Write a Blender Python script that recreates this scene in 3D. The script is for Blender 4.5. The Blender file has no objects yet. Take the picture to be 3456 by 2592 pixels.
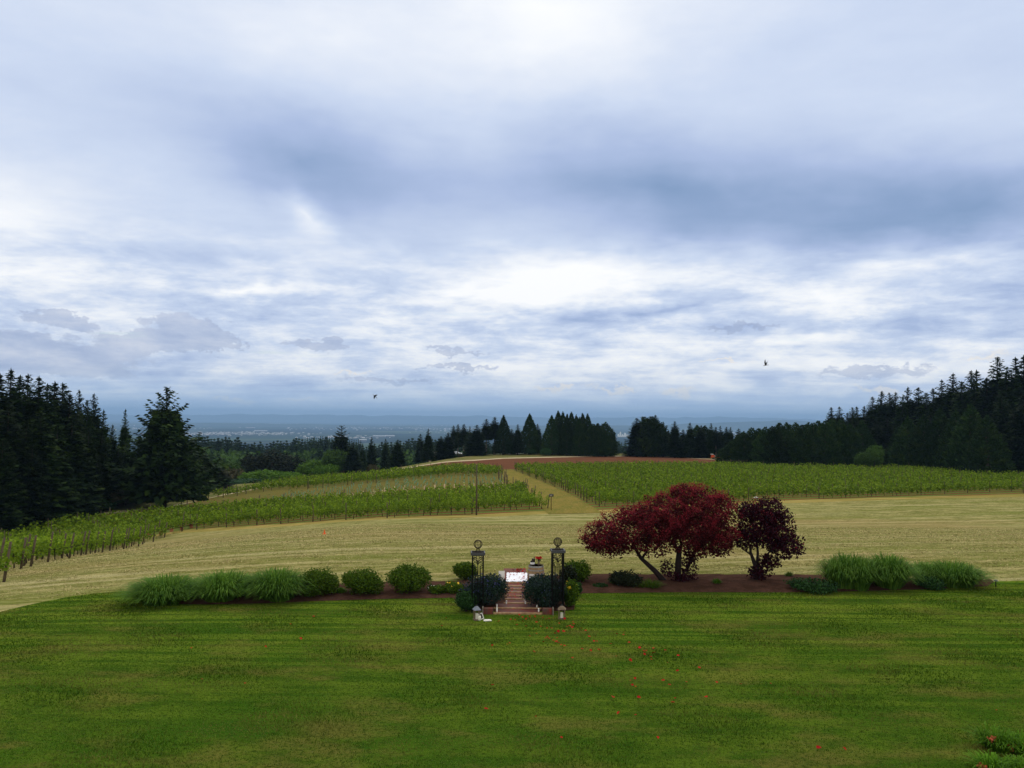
import bpy, math, random
import numpy as np
from mathutils import Vector, Matrix

# ------------------------------------------------------------------ scene, camera, world, sun, exposure
sc = bpy.context.scene
COL = sc.collection
random.seed(7)
RG = np.random.default_rng(11)

CAMZ, FPX, PITCH, ROLL = 7.7, 2609.0, math.atan((1415 - 1296) / 2609.0), math.radians(0.5)
cam_d = bpy.data.cameras.new('camera'); cam = bpy.data.objects.new('camera', cam_d); COL.objects.link(cam)
cam_d.sensor_width = 36.0; cam_d.lens = 36.0 * FPX / 3456.0; cam_d.clip_start = 0.1; cam_d.clip_end = 120000
_R = Matrix.Rotation(math.pi / 2 + PITCH, 3, 'X') @ Matrix.Rotation(ROLL, 3, 'Z')
cam.matrix_world = Matrix.Translation((0, 0, CAMZ)) @ _R.to_4x4()
sc.camera = cam
R3 = np.array(_R)
SUN_EL, SUN_AZ = math.radians(52), math.radians(18)      # the bright part of the overcast, ahead and a little right

def ray(px, py):
    v = R3 @ np.array([(px - 1728) / FPX, (1296 - py) / FPX, -1.0])
    return v / np.linalg.norm(v)

class NT:
    """tiny node helper"""
    def __init__(s, tree): s.t = tree; s.n = tree.nodes; s.l = tree.links
    def node(s, typ, **kw):
        n = s.n.new(typ)
        for k, v in kw.items(): setattr(n, k, v)
        return n
    def put(s, sock, v):
        if isinstance(v, bpy.types.NodeSocket): s.l.new(v, sock)
        elif v is not None: sock.default_value = v
    def m(s, op, a, b=None, c=None, clamp=False):
        n = s.node('ShaderNodeMath', operation=op, use_clamp=clamp)
        for i, v in enumerate((a, b, c)): s.put(n.inputs[i], v)
        return n.outputs[0]
    def vm(s, op, a, b=None):
        n = s.node('ShaderNodeVectorMath', operation=op)
        s.put(n.inputs[0], a); s.put(n.inputs[1], b)
        return n.outputs[0]
    def scl(s, v, f):
        n = s.node('ShaderNodeVectorMath', operation='SCALE'); s.put(n.inputs[0], v); s.put(n.inputs[3], f); return n.outputs[0]
    def mapp(s, v, loc=(0, 0, 0), rot=(0, 0, 0), scale=(1, 1, 1), kind='POINT'):
        n = s.node('ShaderNodeMapping', vector_type=kind)
        s.put(n.inputs[0], v); n.inputs[1].default_value = loc; n.inputs[2].default_value = rot; n.inputs[3].default_value = scale
        return n.outputs[0]
    def noise(s, v, scale, detail=3, rough=0.5, dist=0.0, col=False):
        n = s.node('ShaderNodeTexNoise'); s.put(n.inputs['Vector'], v); n.inputs['Scale'].default_value = scale
        n.inputs['Detail'].default_value = detail; n.inputs['Roughness'].default_value = rough; n.inputs['Distortion'].default_value = dist
        return n.outputs[1 if col else 0]
    def ramp(s, f, stops, interp='LINEAR'):
        n = s.node('ShaderNodeValToRGB'); e = n.color_ramp.elements; n.color_ramp.interpolation = interp
        while len(e) < len(stops): e.new(0.5)
        for i, (p, c) in enumerate(stops):
            e[i].position = p; e[i].color = (c, c, c, 1) if isinstance(c, (int, float)) else (*c[:3], 1)
        s.put(n.inputs[0], f); return n.outputs[0]
    def mr(s, v, a, b, c=0.0, d=1.0, smooth=False):
        n = s.node('ShaderNodeMapRange', interpolation_type='SMOOTHSTEP' if smooth else 'LINEAR')
        for i, x in enumerate((v, a, b, c, d)): s.put(n.inputs[i], x)
        return n.outputs[0]
    def mix(s, f, a, b, mode='MIX'):
        n = s.node('ShaderNodeMix', data_type='RGBA', blend_type=mode)
        s.put(n.inputs[0], f)
        for i, v in ((6, a), (7, b)):
            s.put(n.inputs[i], (*v[:3], 1) if isinstance(v, (tuple, list)) else v)
        return n.outputs[2]

def azel(px, py):
    d = ray(px, py)
    return math.atan2(d[0], d[1]), math.asin(d[2])

def build_world():
    w = bpy.data.worlds.new('World'); sc.world = w; w.use_nodes = True
    w.node_tree.nodes.clear(); T = NT(w.node_tree)
    out = T.node('ShaderNodeOutputWorld')
    sky = T.node('ShaderNodeTexSky', sky_type='NISHITA'); sky.sun_disc = False
    sky.sun_elevation = SUN_EL; sky.sun_rotation = SUN_AZ; sky.altitude = 200; sky.dust_density = 1.5; sky.ozone_density = 2.0
    tc = T.node('ShaderNodeTexCoord'); d = tc.outputs['Generated']
    sx = T.node('ShaderNodeSeparateXYZ'); T.put(sx.inputs[0], d); X, Y, Z = sx.outputs
    az = T.m('ARCTAN2', X, Y); el = T.m('ARCSINE', Z)
    cb = T.node('ShaderNodeCombineXYZ'); T.put(cb.inputs[0], az); T.put(cb.inputs[1], el); AE = cb.outputs[0]
    # cloud deck seen in perspective: direction projected on a high plane
    zz = T.m('ADD', T.m('MAXIMUM', Z, 0.0), 0.055)
    cp = T.node('ShaderNodeCombineXYZ'); T.put(cp.inputs[0], T.m('DIVIDE', X, zz)); T.put(cp.inputs[1], T.m('DIVIDE', Y, zz)); P = cp.outputs[0]
    # soft domain warp for the large masses
    wn = T.noise(T.mapp(AE, scale=(1, 1.8, 1)), 5.0, 4, 0.55, col=True)
    wv = T.scl(T.vm('SUBTRACT', wn, (0.5, 0.5, 0.5)), 0.16)
    wv = T.mapp(wv, scale=(1.3, 0.55, 0))
    A1 = T.vm('ADD', AE, wv)
    def blob(vec, px, py, rx, ry, rot, amp, prev):
        a, e = azel(px, py)
        v = T.mapp(vec, (a, e, 0), (0, 0, math.radians(rot)), (rx / FPX, ry / FPX, 1), 'TEXTURE')
        g = T.node('ShaderNodeTexGradient', gradient_type='QUADRATIC_SPHERE'); T.put(g.inputs[0], v)
        return T.m('MULTIPLY_ADD', g.outputs[1], amp, prev)
    t = T.m('ADD', 0.64, 0.0)
    K = 3456 / 2212.0
    for (px, py, rx, ry, rot, amp) in SKY_BLOBS:
        t = blob(A1, px * K, py * K, rx * K, ry * K, rot, amp, t)
    # textures: big soft folds, streaky deck, fine
    n1 = T.noise(T.mapp(P, scale=(0.5, 0.9, 1), rot=(0, 0, -0.35)), 0.8, 6, 0.55, 0.3)
    n2 = T.noise(T.mapp(P, scale=(0.6, 1.1, 1), rot=(0, 0, -0.2)), 1.0, 9, 0.60, 0.3)
    n3 = T.noise(T.mapp(AE, scale=(1, 3.3, 1), rot=(0, 0, 0.04)), 9, 12, 0.66, 0.15)
    low = T.mr(el, 0.26, 0.12, 0, 1, True)                  # the broken, busier part of the deck, low in the sky
    t = T.m('MULTIPLY_ADD', T.m('SUBTRACT', n1, 0.5), 0.34, t)
    amp2 = T.mr(low, 0, 1, 0.16, 0.46)
    t = T.m('ADD', t, T.m('MULTIPLY', T.m('SUBTRACT', n2, 0.5), amp2))
    amp3 = T.mr(low, 0, 1, 0.09, 1.15)
    t = T.m('ADD', t, T.m('MULTIPLY', T.m('SUBTRACT', n3, 0.5), amp3))
    # small hard-edged cumulus low down
    wn2 = T.noise(T.mapp(AE, scale=(1, 1.6, 1)), 34.0, 9, 0.66, col=True)
    A2 = T.vm('ADD', AE, T.mapp(T.scl(T.vm('SUBTRACT', wn2, (0.5, 0.5, 0.5)), 0.075), scale=(1.5, 0.6, 0)))
    dk = T.m('ADD', 0.0, 0.0)
    for (px, py, rx, ry, rot, amp) in SKY_PUFFS:
        dk = blob(A2, px * K, py * K, rx * K, ry * K, rot, amp, dk)
    dkm = T.mr(dk, 0.15, 0.25, 0, 1, True)
    wt = T.m('ADD', 0.0, 0.0)
    for (px, py, rx, ry, rot, amp) in SKY_WHITE:
        wt = blob(A2, px * K, py * K, rx * K, ry * K, rot, amp, wt)
    wtm = T.mr(wt, 0.10, 0.40, 0, 1, True)
    t = T.m('MULTIPLY_ADD', T.m('SUBTRACT', t, 0.56), 1.14, T.m('MULTIPLY_ADD', low, 0.05, 0.57))
    col = T.ramp(t, [(0.0, (0.19, 0.30, 0.50)), (0.22, (0.27, 0.38, 0.60)), (0.45, (0.43, 0.53, 0.77)), (0.66, (0.64, 0.73, 0.91)), (0.86, (0.94, 0.97, 1.02)), (1.0, (1.08, 1.08, 1.08))])
    puff = T.mix(T.mr(n3, 0.35, 0.65), (0.36, 0.43, 0.62), (0.55, 0.60, 0.76))
    col = T.mix(T.m('MULTIPLY', dkm, 0.62), col, puff)
    col = T.mix(T.m('MULTIPLY', wtm, 0.85), col, (1.02, 0.95, 0.86))
    # towards the horizon the deck itself fades to blue grey
    col = T.mix(T.mr(el, 0.060, 0.0, 0, 0.80, True), col, (0.46, 0.64, 0.90))
    # unseen sky behind the terrace and overhead, brightened and warmed to light the scene
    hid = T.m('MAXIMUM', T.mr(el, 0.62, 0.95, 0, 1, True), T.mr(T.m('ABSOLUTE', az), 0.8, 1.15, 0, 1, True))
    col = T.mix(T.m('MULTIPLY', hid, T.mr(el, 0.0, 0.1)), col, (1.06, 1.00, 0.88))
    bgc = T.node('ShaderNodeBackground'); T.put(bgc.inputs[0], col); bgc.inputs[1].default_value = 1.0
    bgs = T.node('ShaderNodeBackground'); T.put(bgs.inputs[0], sky.outputs[0]); bgs.inputs[1].default_value = 0.12
    gap = T.m('MULTIPLY', T.mr(n2, 0.60, 0.70, 0, 1, True), T.m('MULTIPLY', low, T.mr(el, 0.03, 0.09, 0, 0.45)))
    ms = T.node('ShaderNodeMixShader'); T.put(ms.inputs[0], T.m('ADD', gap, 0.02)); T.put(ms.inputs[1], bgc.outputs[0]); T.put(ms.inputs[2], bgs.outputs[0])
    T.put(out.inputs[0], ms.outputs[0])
# large masses of the deck, small dark cumulus, small lit cumulus: (x, y, rx, ry, tilt, amount), seen from the terrace
SKY_BLOBS = [
    (1180, 20, 760, 330, 0, 0.22), (1130, 120, 420, 230, 10, .10), (700, 60, 420, 200, 0, .10), (0, 450, 420, 230, 0, 0.24), (680, 340, 620, 190, -12, -0.36),
    (1450, 400, 900, 200, -7, -0.42), (2080, 470, 640, 170, -8, -0.34), (1500, 480, 460, 110, 0, -.12), (680, 450, 130, 90, -30, 0.26), (1180, 605, 430, 100, 2, 0.50), (980, 640, 300, 40, 3, .25),
    (780, 570, 260, 70, 0, 0.10), (280, 560, 420, 90, -4, -0.12), (100, 600, 260, 50, 0, .2), (1400, 672, 520, 44, 5, -0.36), (1900, 600, 520, 80, 4, 0.16),
    (2120, 680, 340, 60, 5, -0.26), (1950, 770, 420, 60, 3, 0.22), (520, 640, 300, 26, 4, 0.35), (1080, 780, 330, 40, 0, 0.14), (1650, 740, 330, 34, 3, 0.26), (1750, 720, 120, 20, 0, .2),
    (2000, 250, 500, 300, 0, 0.04), (300, 810, 700, 50, 0, -0.10), (60, 200, 300, 200, 0, -.06), (1250, 800, 900, 90, 0, .16), (1900, 480, 500, 90, -4, -.16), (620, 400, 360, 70, -4, -.10)]
SKY_PUFFS = [(400, 718, 140, 66, -2, 1.0), (270, 748, 120, 46, 0, 0.95), (130, 690, 110, 30, -8, 0.95), (50, 750, 150, 60, 0, .8), (680, 742, 120, 24, -2, 0.9), (120, 790, 320, 50, 0, .55),
             (1000, 790, 180, 16, 0, .6), (1880, 805, 340, 30, 0, .42), (480, 745, 80, 26, 0, .8), (980, 760, 120, 12, 0, .7), (1600, 705, 200, 14, 0, .6), (830, 820, 260, 14, 0, .5)]
SKY_WHITE = [(520, 862, 80, 11, 2, .9), (640, 864, 70, 8, -2, .8), (1330, 838, 110, 14, 0, .8), (1460, 846, 80, 20, 0, .75), (1200, 836, 90, 12, 0, .7),
             (1905, 842, 80, 14, 0, .6), (760, 806, 90, 7, 0, .5), (1560, 780, 140, 8, 0, .5), (1060, 893, 150, 5, 0, .5), (2130, 770, 140, 20, 0, .4)]
build_world()

sd = bpy.data.lights.new('sun', 'SUN'); sd.energy = 1.3; sd.angle = math.radians(40); sd.color = (1.0, 0.96, 0.90)
sun = bpy.data.objects.new('sun', sd); COL.objects.link(sun)
_sv = Vector((math.sin(SUN_AZ) * math.cos(SUN_EL), math.cos(SUN_AZ) * math.cos(SUN_EL), math.sin(SUN_EL)))
sun.rotation_euler = _sv.to_track_quat('Z', 'Y').to_euler(); sun.location = (0, 0, 400)
vs = sc.view_settings; vs.view_transform = 'Standard'; vs.look = 'None'; vs.exposure = 0.0; vs.gamma = 1.0; vs.use_curve_mapping = False
sc.cycles.max_bounces = 5; sc.cycles.diffuse_bounces = 3; sc.cycles.volume_bounces = 0; sc.cycles.use_denoising = True
sc.cycles.transparent_max_bounces = 6

# ------------------------------------------------------------------ the lie of the land
def ss(t): t = np.clip(t, 0, 1); return t * t * (3 - 2 * t)
CRX = [-400, -120, -75, -55, -33, -10, 10, 100, 300]
CRY = [120, 150, 172, 198, 214, 262, 275, 285, 290]
def H(x, y):
    x = np.asarray(x, float); y = np.asarray(y, float)
    z = -4.3 * ss((y - 38) / 62) - 4.0 * ss((-x - 8) / 52) * ss((y - 15) / 40)
    d = np.maximum(0, y - np.interp(x, CRX, CRY))
    z = z - np.interp(d, [0, 20, 60, 150, 500, 1000, 2500, 4000], [0, 1.2, 5, 15, 44, 78, 156, 160])
    und = np.clip((y - 300) / 400, 0, 1)
    z = z + und * (np.sin(x / 90 + 1) * np.cos(y / 130) * 3.5) * np.clip((5000 - y) / 2000, 0, 1)
    return z
def hit(px, py):
    d = ray(px, py); t = np.geomspace(5, 40000, 6000)
    z = CAMZ + d[2] * t - H(d[0] * t, d[1] * t)
    k = np.argmax(z < 0)
    if not (z < 0).any(): k = len(t) - 1
    a, b = t[max(k - 1, 0)], t[k]
    for _ in range(30):
        c = (a + b) / 2
        if CAMZ + d[2] * c - H(d[0] * c, d[1] * c) < 0: b = c
        else: a = c
    return np.array([d[0] * b, d[1] * b, float(H(d[0] * b, d[1] * b))])
def at_dist(px, dist, py_top=None, gy=1500):
    """ground point under a column of the view at a given distance, and how tall a thing there is if its top shows at py_top"""
    d = ray(px, py_top if py_top is not None else gy); h = math.hypot(d[0], d[1]); x, y = d[0] / h * dist, d[1] / h * dist
    z = float(H(x, y)); top = CAMZ + d[2] / h * dist
    return np.array([x, y, z]), top - z

# ------------------------------------------------------------------ helpers
def tag(o, label=None, cat=None, group=None, kind=None):
    if label: o['label'] = label
    if cat: o['category'] = cat
    if group: o['group'] = group
    if kind: o['kind'] = kind
    return o
def link(name, data, parent=None, loc=None):
    o = bpy.data.objects.new(name, data); COL.objects.link(o)
    if parent: o.parent = parent
    if loc is not None: o.location = tuple(float(v) for v in loc)
    return o
def empty(name, loc, rz=0, label=None, cat=None, group=None):
    o = link(name, None, None, loc); o.rotation_euler = (0, 0, rz); o.empty_display_size = 0.2
    return tag(o, label, cat, group)

def mesh_np(name, V, F, mat, smooth=False, mats=None, midx=None):
    """V (n,3); F (m,k) index array"""
    V = np.asarray(V, np.float32).reshape(-1, 3); F = np.asarray(F, np.int32)
    me = bpy.data.meshes.new(name); n, k = F.shape
    me.vertices.add(len(V)); me.vertices.foreach_set('co', V.ravel())
    me.loops.add(n * k); me.loops.foreach_set('vertex_index', F.ravel())
    me.polygons.add(n); me.polygons.foreach_set('loop_start', np.arange(0, n * k, k, dtype=np.int32))
    me.polygons.foreach_set('loop_total', np.full(n, k, np.int32))
    for mm in (mats or [mat]): me.materials.append(mm)
    if midx is not None: me.polygons.foreach_set('material_index', np.asarray(midx, np.int32))
    if smooth: me.polygons.foreach_set('use_smooth', np.ones(n, bool))
    me.update(calc_edges=True); me.validate()
    return me

class MB:
    def __init__(s): s.v = []; s.f = []
    def add(s, vs, fs):
        b = len(s.v); s.v += [tuple(map(float, p)) for p in vs]; s.f += [tuple(b + i for i in f) for f in fs]; return s
    def box(s, c, d, rz=0.0, taper=1.0, rx=0.0):
        cx, cy, cz = c; hx, hy, hz = d[0] / 2, d[1] / 2, d[2] / 2
        M = Matrix.Rotation(rz, 3, 'Z') @ Matrix.Rotation(rx, 3, 'X'); vs = []
        for z, k in ((-hz, 1), (hz, taper)):
            for x, y in ((-hx, -hy), (hx, -hy), (hx, hy), (-hx, hy)):
                p = M @ Vector((x * k, y * k, z)); vs.append((cx + p.x, cy + p.y, cz + p.z))
        return s.add(vs, [(3, 2, 1, 0), (4, 5, 6, 7), (0, 1, 5, 4), (1, 2, 6, 5), (2, 3, 7, 6), (3, 0, 4, 7)])
    def tube(s, pts, rad, n=6, cap=True):
        pts = [Vector(tuple(map(float, p))) for p in pts]
        if isinstance(rad, (int, float)): rad = [rad] * len(pts)
        rings = []
        for i, p in enumerate(pts):
            d = (pts[min(i + 1, len(pts) - 1)] - pts[max(i - 1, 0)]).normalized()
            u = d.cross(Vector((0, 0, 1)) if abs(d.z) < 0.95 else Vector((1, 0, 0))).normalized(); w = d.cross(u)
            rings.append([p + rad[i] * (math.cos(2 * math.pi * k / n) * u + math.sin(2 * math.pi * k / n) * w) for k in range(n)])
        vs = [v for r in rings for v in r]; fs = []
        for i in range(len(pts) - 1):
            for k in range(n):
                a, b = i * n + k, i * n + (k + 1) % n; fs.append((a, a + n, b + n, b))
        if cap: fs.append(tuple(range(n))); fs.append(tuple(reversed(range((len(pts) - 1) * n, len(pts) * n))))
        return s.add(vs, fs)
    def lathe(s, prof, n=16, c=(0, 0, 0)):
        vs = []; fs = []
        for r, z in prof:
            for k in range(n):
                a = 2 * math.pi * k / n; vs.append((c[0] + r * math.cos(a), c[1] + r * math.sin(a), c[2] + z))
        for i in range(len(prof) - 1):
            for k in range(n):
                a, b = i * n + k, i * n + (k + 1) % n; fs.append((a, b, b + n, a + n))
        fs.append(tuple(reversed(range(n)))); fs.append(tuple(range((len(prof) - 1) * n, len(prof) * n)))
        return s.add(vs, fs)
    def mesh(s, name, mat, smooth=False):
        me = bpy.data.meshes.new(name); me.from_pydata(s.v, [], s.f)
        me.materials.append(mat)
        if smooth:
            for p in me.polygons: p.use_smooth = True
        me.update(); return me
    def build(s, name, mat, parent=None, loc=None, smooth=False): return link(name, s.mesh(name, mat, smooth), parent, loc)

# ------------------------------------------------------------------ materials
def mat(name):
    m = bpy.data.materials.new(name); m.use_nodes = True; T = NT(m.node_tree)
    b = m.node_tree.nodes['Principled BSDF']; b.inputs['Roughness'].default_value = 0.85
    b.inputs['Specular IOR Level'].default_value = 0.25
    return m, T, b
def bump(T, b, h, strength=0.5, dist=0.02):
    n = T.node('ShaderNodeBump'); n.inputs['Strength'].default_value = strength; n.inputs['Distance'].default_value = dist
    T.put(n.inputs['Height'], h); T.put(b.inputs['Normal'], n.outputs[0])
def plain(name, c, rough=0.7, metal=0.0, var=0.15, scale=12.0, c2=None, bmp=0.0):
    m, T, b = mat(name); tc = T.node('ShaderNodeTexCoord')
    n = T.noise(tc.outputs['Object'], scale, 4, 0.6)
    c2 = c2 or tuple(v * (1 - var * 2) for v in c)
    T.put(b.inputs['Base Color'], T.mix(T.mr(n, 0.35, 0.65), c, c2)); b.inputs['Roughness'].default_value = rough; b.inputs['Metallic'].default_value = metal
    if bmp: bump(T, b, n, bmp, 0.01)
    return m
def leafy(name, c1, c2, c3=None, scale=0.6, rough=0.65, obj_var=0.25, trans=0.25):
    """foliage: colour differs from leaf to leaf, clump to clump and plant to plant"""
    m, T, b = mat(name); tc = T.node('ShaderNodeTexCoord'); geo = T.node('ShaderNodeNewGeometry'); oi = T.node('ShaderNodeObjectInfo')
    n = T.noise(tc.outputs['Object'], scale, 3, 0.6)
    col = T.mix(geo.outputs['Random Per Island'], c1, c2)
    col = T.mix(T.mr(n, 0.52, 0.68), col, c3 or c2)
    g = T.m('MULTIPLY_ADD', oi.outputs['Random'], obj_var * 2, 1 - obj_var)
    vm = T.node('ShaderNodeVectorMath', operation='SCALE'); T.put(vm.inputs[0], col); T.put(vm.inputs[3], g)
    T.put(b.inputs['Base Color'], vm.outputs[0]); b.inputs['Roughness'].default_value = rough; b.inputs['Specular IOR Level'].default_value = 0.04
    if trans:
        tr = T.node('ShaderNodeBsdfTranslucent'); T.put(tr.inputs[0], vm.outputs[0])
        mx = T.node('ShaderNodeMixShader'); mx.inputs[0].default_value = trans
        o = m.node_tree.nodes['Material Output']; T.put(mx.inputs[1], b.outputs[0]); T.put(mx.inputs[2], tr.outputs[0]); T.put(o.inputs[0], mx.outputs[0])
    return m
M = {}
M['fir'] = leafy('fir_needles', (0.006, 0.016, 0.004), (0.015, 0.032, 0.007), (0.028, 0.048, 0.008), 0.35, obj_var=0.42, trans=0.0)
M['fir_blue'] = leafy('fir_needles_blue', (0.014, 0.034, 0.011), (0.028, 0.054, 0.015), (0.022, 0.046, 0.013), 0.35, trans=0.0)
M['cedar'] = leafy('cedar_foliage', (0.010, 0.028, 0.008), (0.022, 0.048, 0.012), (0.032, 0.056, 0.010), 0.4, obj_var=0.45, trans=0.0)
M['wood_far'] = leafy('wood_foliage', (0.014, 0.036, 0.014), (0.028, 0.056, 0.018), (0.022, 0.048, 0.016), 0.2, trans=0.0)
M['oak'] = leafy('broad_leaves', (0.035, 0.075, 0.018), (0.055, 0.11, 0.022), (0.045, 0.085, 0.02), 0.3, trans=0.15)
M['bright'] = leafy('bright_leaves', (0.04, 0.10, 0.010), (0.075, 0.15, 0.013), (0.05, 0.10, 0.012), 0.3, trans=0.2)
M['darkleaf'] = leafy('dark_leaves', (0.010, 0.018, 0.010), (0.020, 0.026, 0.014), None, 0.3, trans=0.0)
M['scrub'] = leafy('dry_scrub', (0.10, 0.085, 0.05), (0.06, 0.075, 0.03), (0.09, 0.06, 0.045), 0.4, trans=0.0)
M['vine'] = leafy('vine_leaves', (0.075, 0.150, 0.008), (0.245, 0.355, 0.026), (0.08, 0.14, 0.009), 0.9, obj_var=0.12, trans=0.35)
M['young'] = leafy('young_vine_leaves', (0.10, 0.17, 0.05), (0.16, 0.24, 0.08), None, 1.2, trans=0.2)
M['shrub'] = leafy('shrub_leaves', (0.028, 0.070, 0.007), (0.085, 0.145, 0.011), (0.045, 0.09, 0.008), 2.0, obj_var=0.1, trans=0.2)
M['shrub2'] = leafy('shrub_leaves_dark', (0.014, 0.045, 0.013), (0.030, 0.075, 0.02), (0.02, 0.05, 0.02), 2.0, obj_var=0.1, trans=0.1)
M['blue'] = leafy('blue_flowering_leaves', (0.010, 0.024, 0.016), (0.024, 0.048, 0.034), (0.030, 0.048, 0.055), 1.8, obj_var=0.05, trans=0.0)
M['blueflower'] = leafy('blue_flowers', (0.035, 0.04, 0.15), (0.07, 0.075, 0.24), None, 3, trans=0.1)
M['grass_clump'] = leafy('tall_grass_blades', (0.030, 0.090, 0.010), (0.13, 0.25, 0.030), (0.05, 0.13, 0.015), 1.5, obj_var=0.08, trans=0.25)
M['lily'] = leafy('lily_leaves', (0.04, 0.115, 0.006), (0.11, 0.25, 0.014), None, 2, trans=0.3)
M['yellow'] = plain('yellow_petals', (0.75, 0.50, 0.02), 0.6, var=0.1)
M['orange'] = plain('orange_petals', (0.42, 0.10, 0.04), 0.7, var=0.1)
M['whitefl'] = plain('white_petals', (0.7, 0.7, 0.62), 0.7)
M['maroon'] = leafy('maroon_leaves', (0.032, 0.005, 0.007), (0.075, 0.011, 0.014), (0.04, 0.008, 0.010), 1.0, obj_var=0.0, trans=0.15)
M['smoke'] = leafy('crimson_plumes', (0.165, 0.013, 0.026), (0.33, 0.032, 0.048), (0.20, 0.017, 0.030), 0.8, obj_var=0.0, trans=0.25)
M['maroon2'] = leafy('purple_black_leaves', (0.018, 0.004, 0.010), (0.040, 0.007, 0.014), (0.03, 0.006, 0.014), 1.0, obj_var=0.0, trans=0.1)
M['bark'] = plain('bark', (0.055, 0.042, 0.032), 0.9, scale=4, c2=(0.03, 0.022, 0.018), bmp=0.6)
M['bark_pale'] = plain('pale_bark', (0.16, 0.135, 0.11), 0.9, scale=3, c2=(0.08, 0.065, 0.05), bmp=0.5)
M['bark_dark'] = plain('dark_bark', (0.022, 0.014, 0.013), 0.9, scale=6, bmp=0.5)
M['post'] = plain('weathered_post_wood', (0.11, 0.085, 0.055), 0.9, scale=5, c2=(0.06, 0.045, 0.03), bmp=0.4)
M['post_grey'] = plain('grey_post_wood', (0.24, 0.22, 0.19), 0.9, scale=5, c2=(0.14, 0.12, 0.10), bmp=0.4)
M['tube_w'] = plain('grow_tube_plastic', (0.72, 0.58, 0.40), 0.6, var=0.10, scale=3)
M['tube_g'] = plain('green_tube_plastic', (0.17, 0.34, 0.22), 0.6, var=0.12, scale=3)
M['iron'] = plain('black_iron', (0.006, 0.006, 0.007), 0.45, 0.6, scale=20)
M['iron_grey'] = plain('worn_iron', (0.10, 0.10, 0.11), 0.5, 0.5, scale=20)
M['iron_rust'] = plain('rusted_wire', (0.045, 0.032, 0.018), 0.7, 0.3, scale=20)
M['sleeper'] = plain('timber_edging', (0.42, 0.29, 0.155), 0.85, scale=6, c2=(0.24, 0.14, 0.075), bmp=0.4)
M['white'] = plain('white_paint', (0.78, 0.78, 0.76), 0.6, var=0.05)
M['candle'] = plain('white_wax', (0.75, 0.74, 0.66), 0.5, var=0.05)
M['cloth'] = plain('white_cloth', (0.85, 0.87, 0.97), 0.9, var=0.06, scale=5, bmp=0.3)
M['red'] = leafy('rose_petal', (0.30, 0.006, 0.008), (0.50, 0.018, 0.014), None, 5, obj_var=0.25, trans=0.15)
M['oakwood'] = plain('barrel_oak', (0.33, 0.22, 0.12), 0.8, scale=7, c2=(0.22, 0.14, 0.08), bmp=0.3)
M['hoop'] = plain('galvanised_hoop', (0.30, 0.30, 0.30), 0.45, 0.7, scale=9)
M['bottle'] = plain('dark_bottle_glass', (0.012, 0.006, 0.006), 0.12, scale=5)
M['paper'] = plain('white_paper', (0.78, 0.78, 0.82), 0.8, var=0.04)
M['ink'] = plain('dark_ink', (0.02, 0.02, 0.022), 0.8)
M['lantern'] = plain('weathered_lantern_wood', (0.20, 0.155, 0.11), 0.9, scale=9, c2=(0.10, 0.07, 0.05))
M['zinc'] = plain('zinc_roof', (0.20, 0.23, 0.29), 0.5, 0.3, scale=9)
M['signblack'] = plain('black_sign_paint', (0.006, 0.006, 0.008), 0.6, scale=5)
M['signpost'] = plain('stained_sign_post', (0.075, 0.035, 0.018), 0.9, scale=8)
M['cone'] = plain('orange_plastic', (0.80, 0.12, 0.02), 0.5, var=0.05)
M['vehicle'] = plain('orange_vehicle_paint', (0.62, 0.085, 0.02), 0.35, var=0.08, scale=2)
M['rubber'] = plain('tyre_rubber', (0.02, 0.02, 0.02), 0.9)
M['rim'] = plain('pale_rim', (0.45, 0.45, 0.50), 0.4, 0.4)
M['glass'] = plain('window_glass', (0.03, 0.04, 0.05), 0.1)
M['house_white'] = plain('white_siding', (0.70, 0.71, 0.70), 0.8, var=0.06, scale=1)
M['house_green'] = plain('pale_green_siding', (0.36, 0.44, 0.34), 0.8, var=0.06, scale=1)
M['house_tan'] = plain('tan_siding', (0.30, 0.25, 0.18), 0.8, var=0.1, scale=1)
M['roof_grey'] = plain('grey_roof', (0.16, 0.16, 0.17), 0.8, var=0.1, scale=1)
M['roof_light'] = plain('light_metal_roof', (0.45, 0.50, 0.55), 0.5, var=0.1, scale=0.5)
M['bird'] = plain('black_feathers', (0.008, 0.008, 0.010), 0.6)
M['town'] = leafy('pale_town_walls', (0.06, 0.07, 0.07), (0.46, 0.46, 0.46), None, 0.001, trans=0.0)

def mat_brick():
    m, T, b = mat('red_brick'); tc = T.node('ShaderNodeTexCoord')
    br = T.node('ShaderNodeTexBrick'); T.put(br.inputs['Vector'], tc.outputs['Object']); br.inputs['Scale'].default_value = 4.5
    br.inputs['Color1'].default_value = (0.22, 0.035, 0.022, 1); br.inputs['Color2'].default_value = (0.12, 0.026, 0.020, 1); br.inputs['Mortar'].default_value = (0.085, 0.05, 0.04, 1)
    br.inputs['Mortar Size'].default_value = 0.03; n = T.noise(tc.outputs['Object'], 3.0, 4)
    T.put(b.inputs['Base Color'], T.mix(T.mr(n, .4, .7), br.outputs[0], (0.09, 0.06, 0.05))); bump(T, b, br.outputs[1], .4, .01); return m
M['brick'] = mat_brick()

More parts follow.
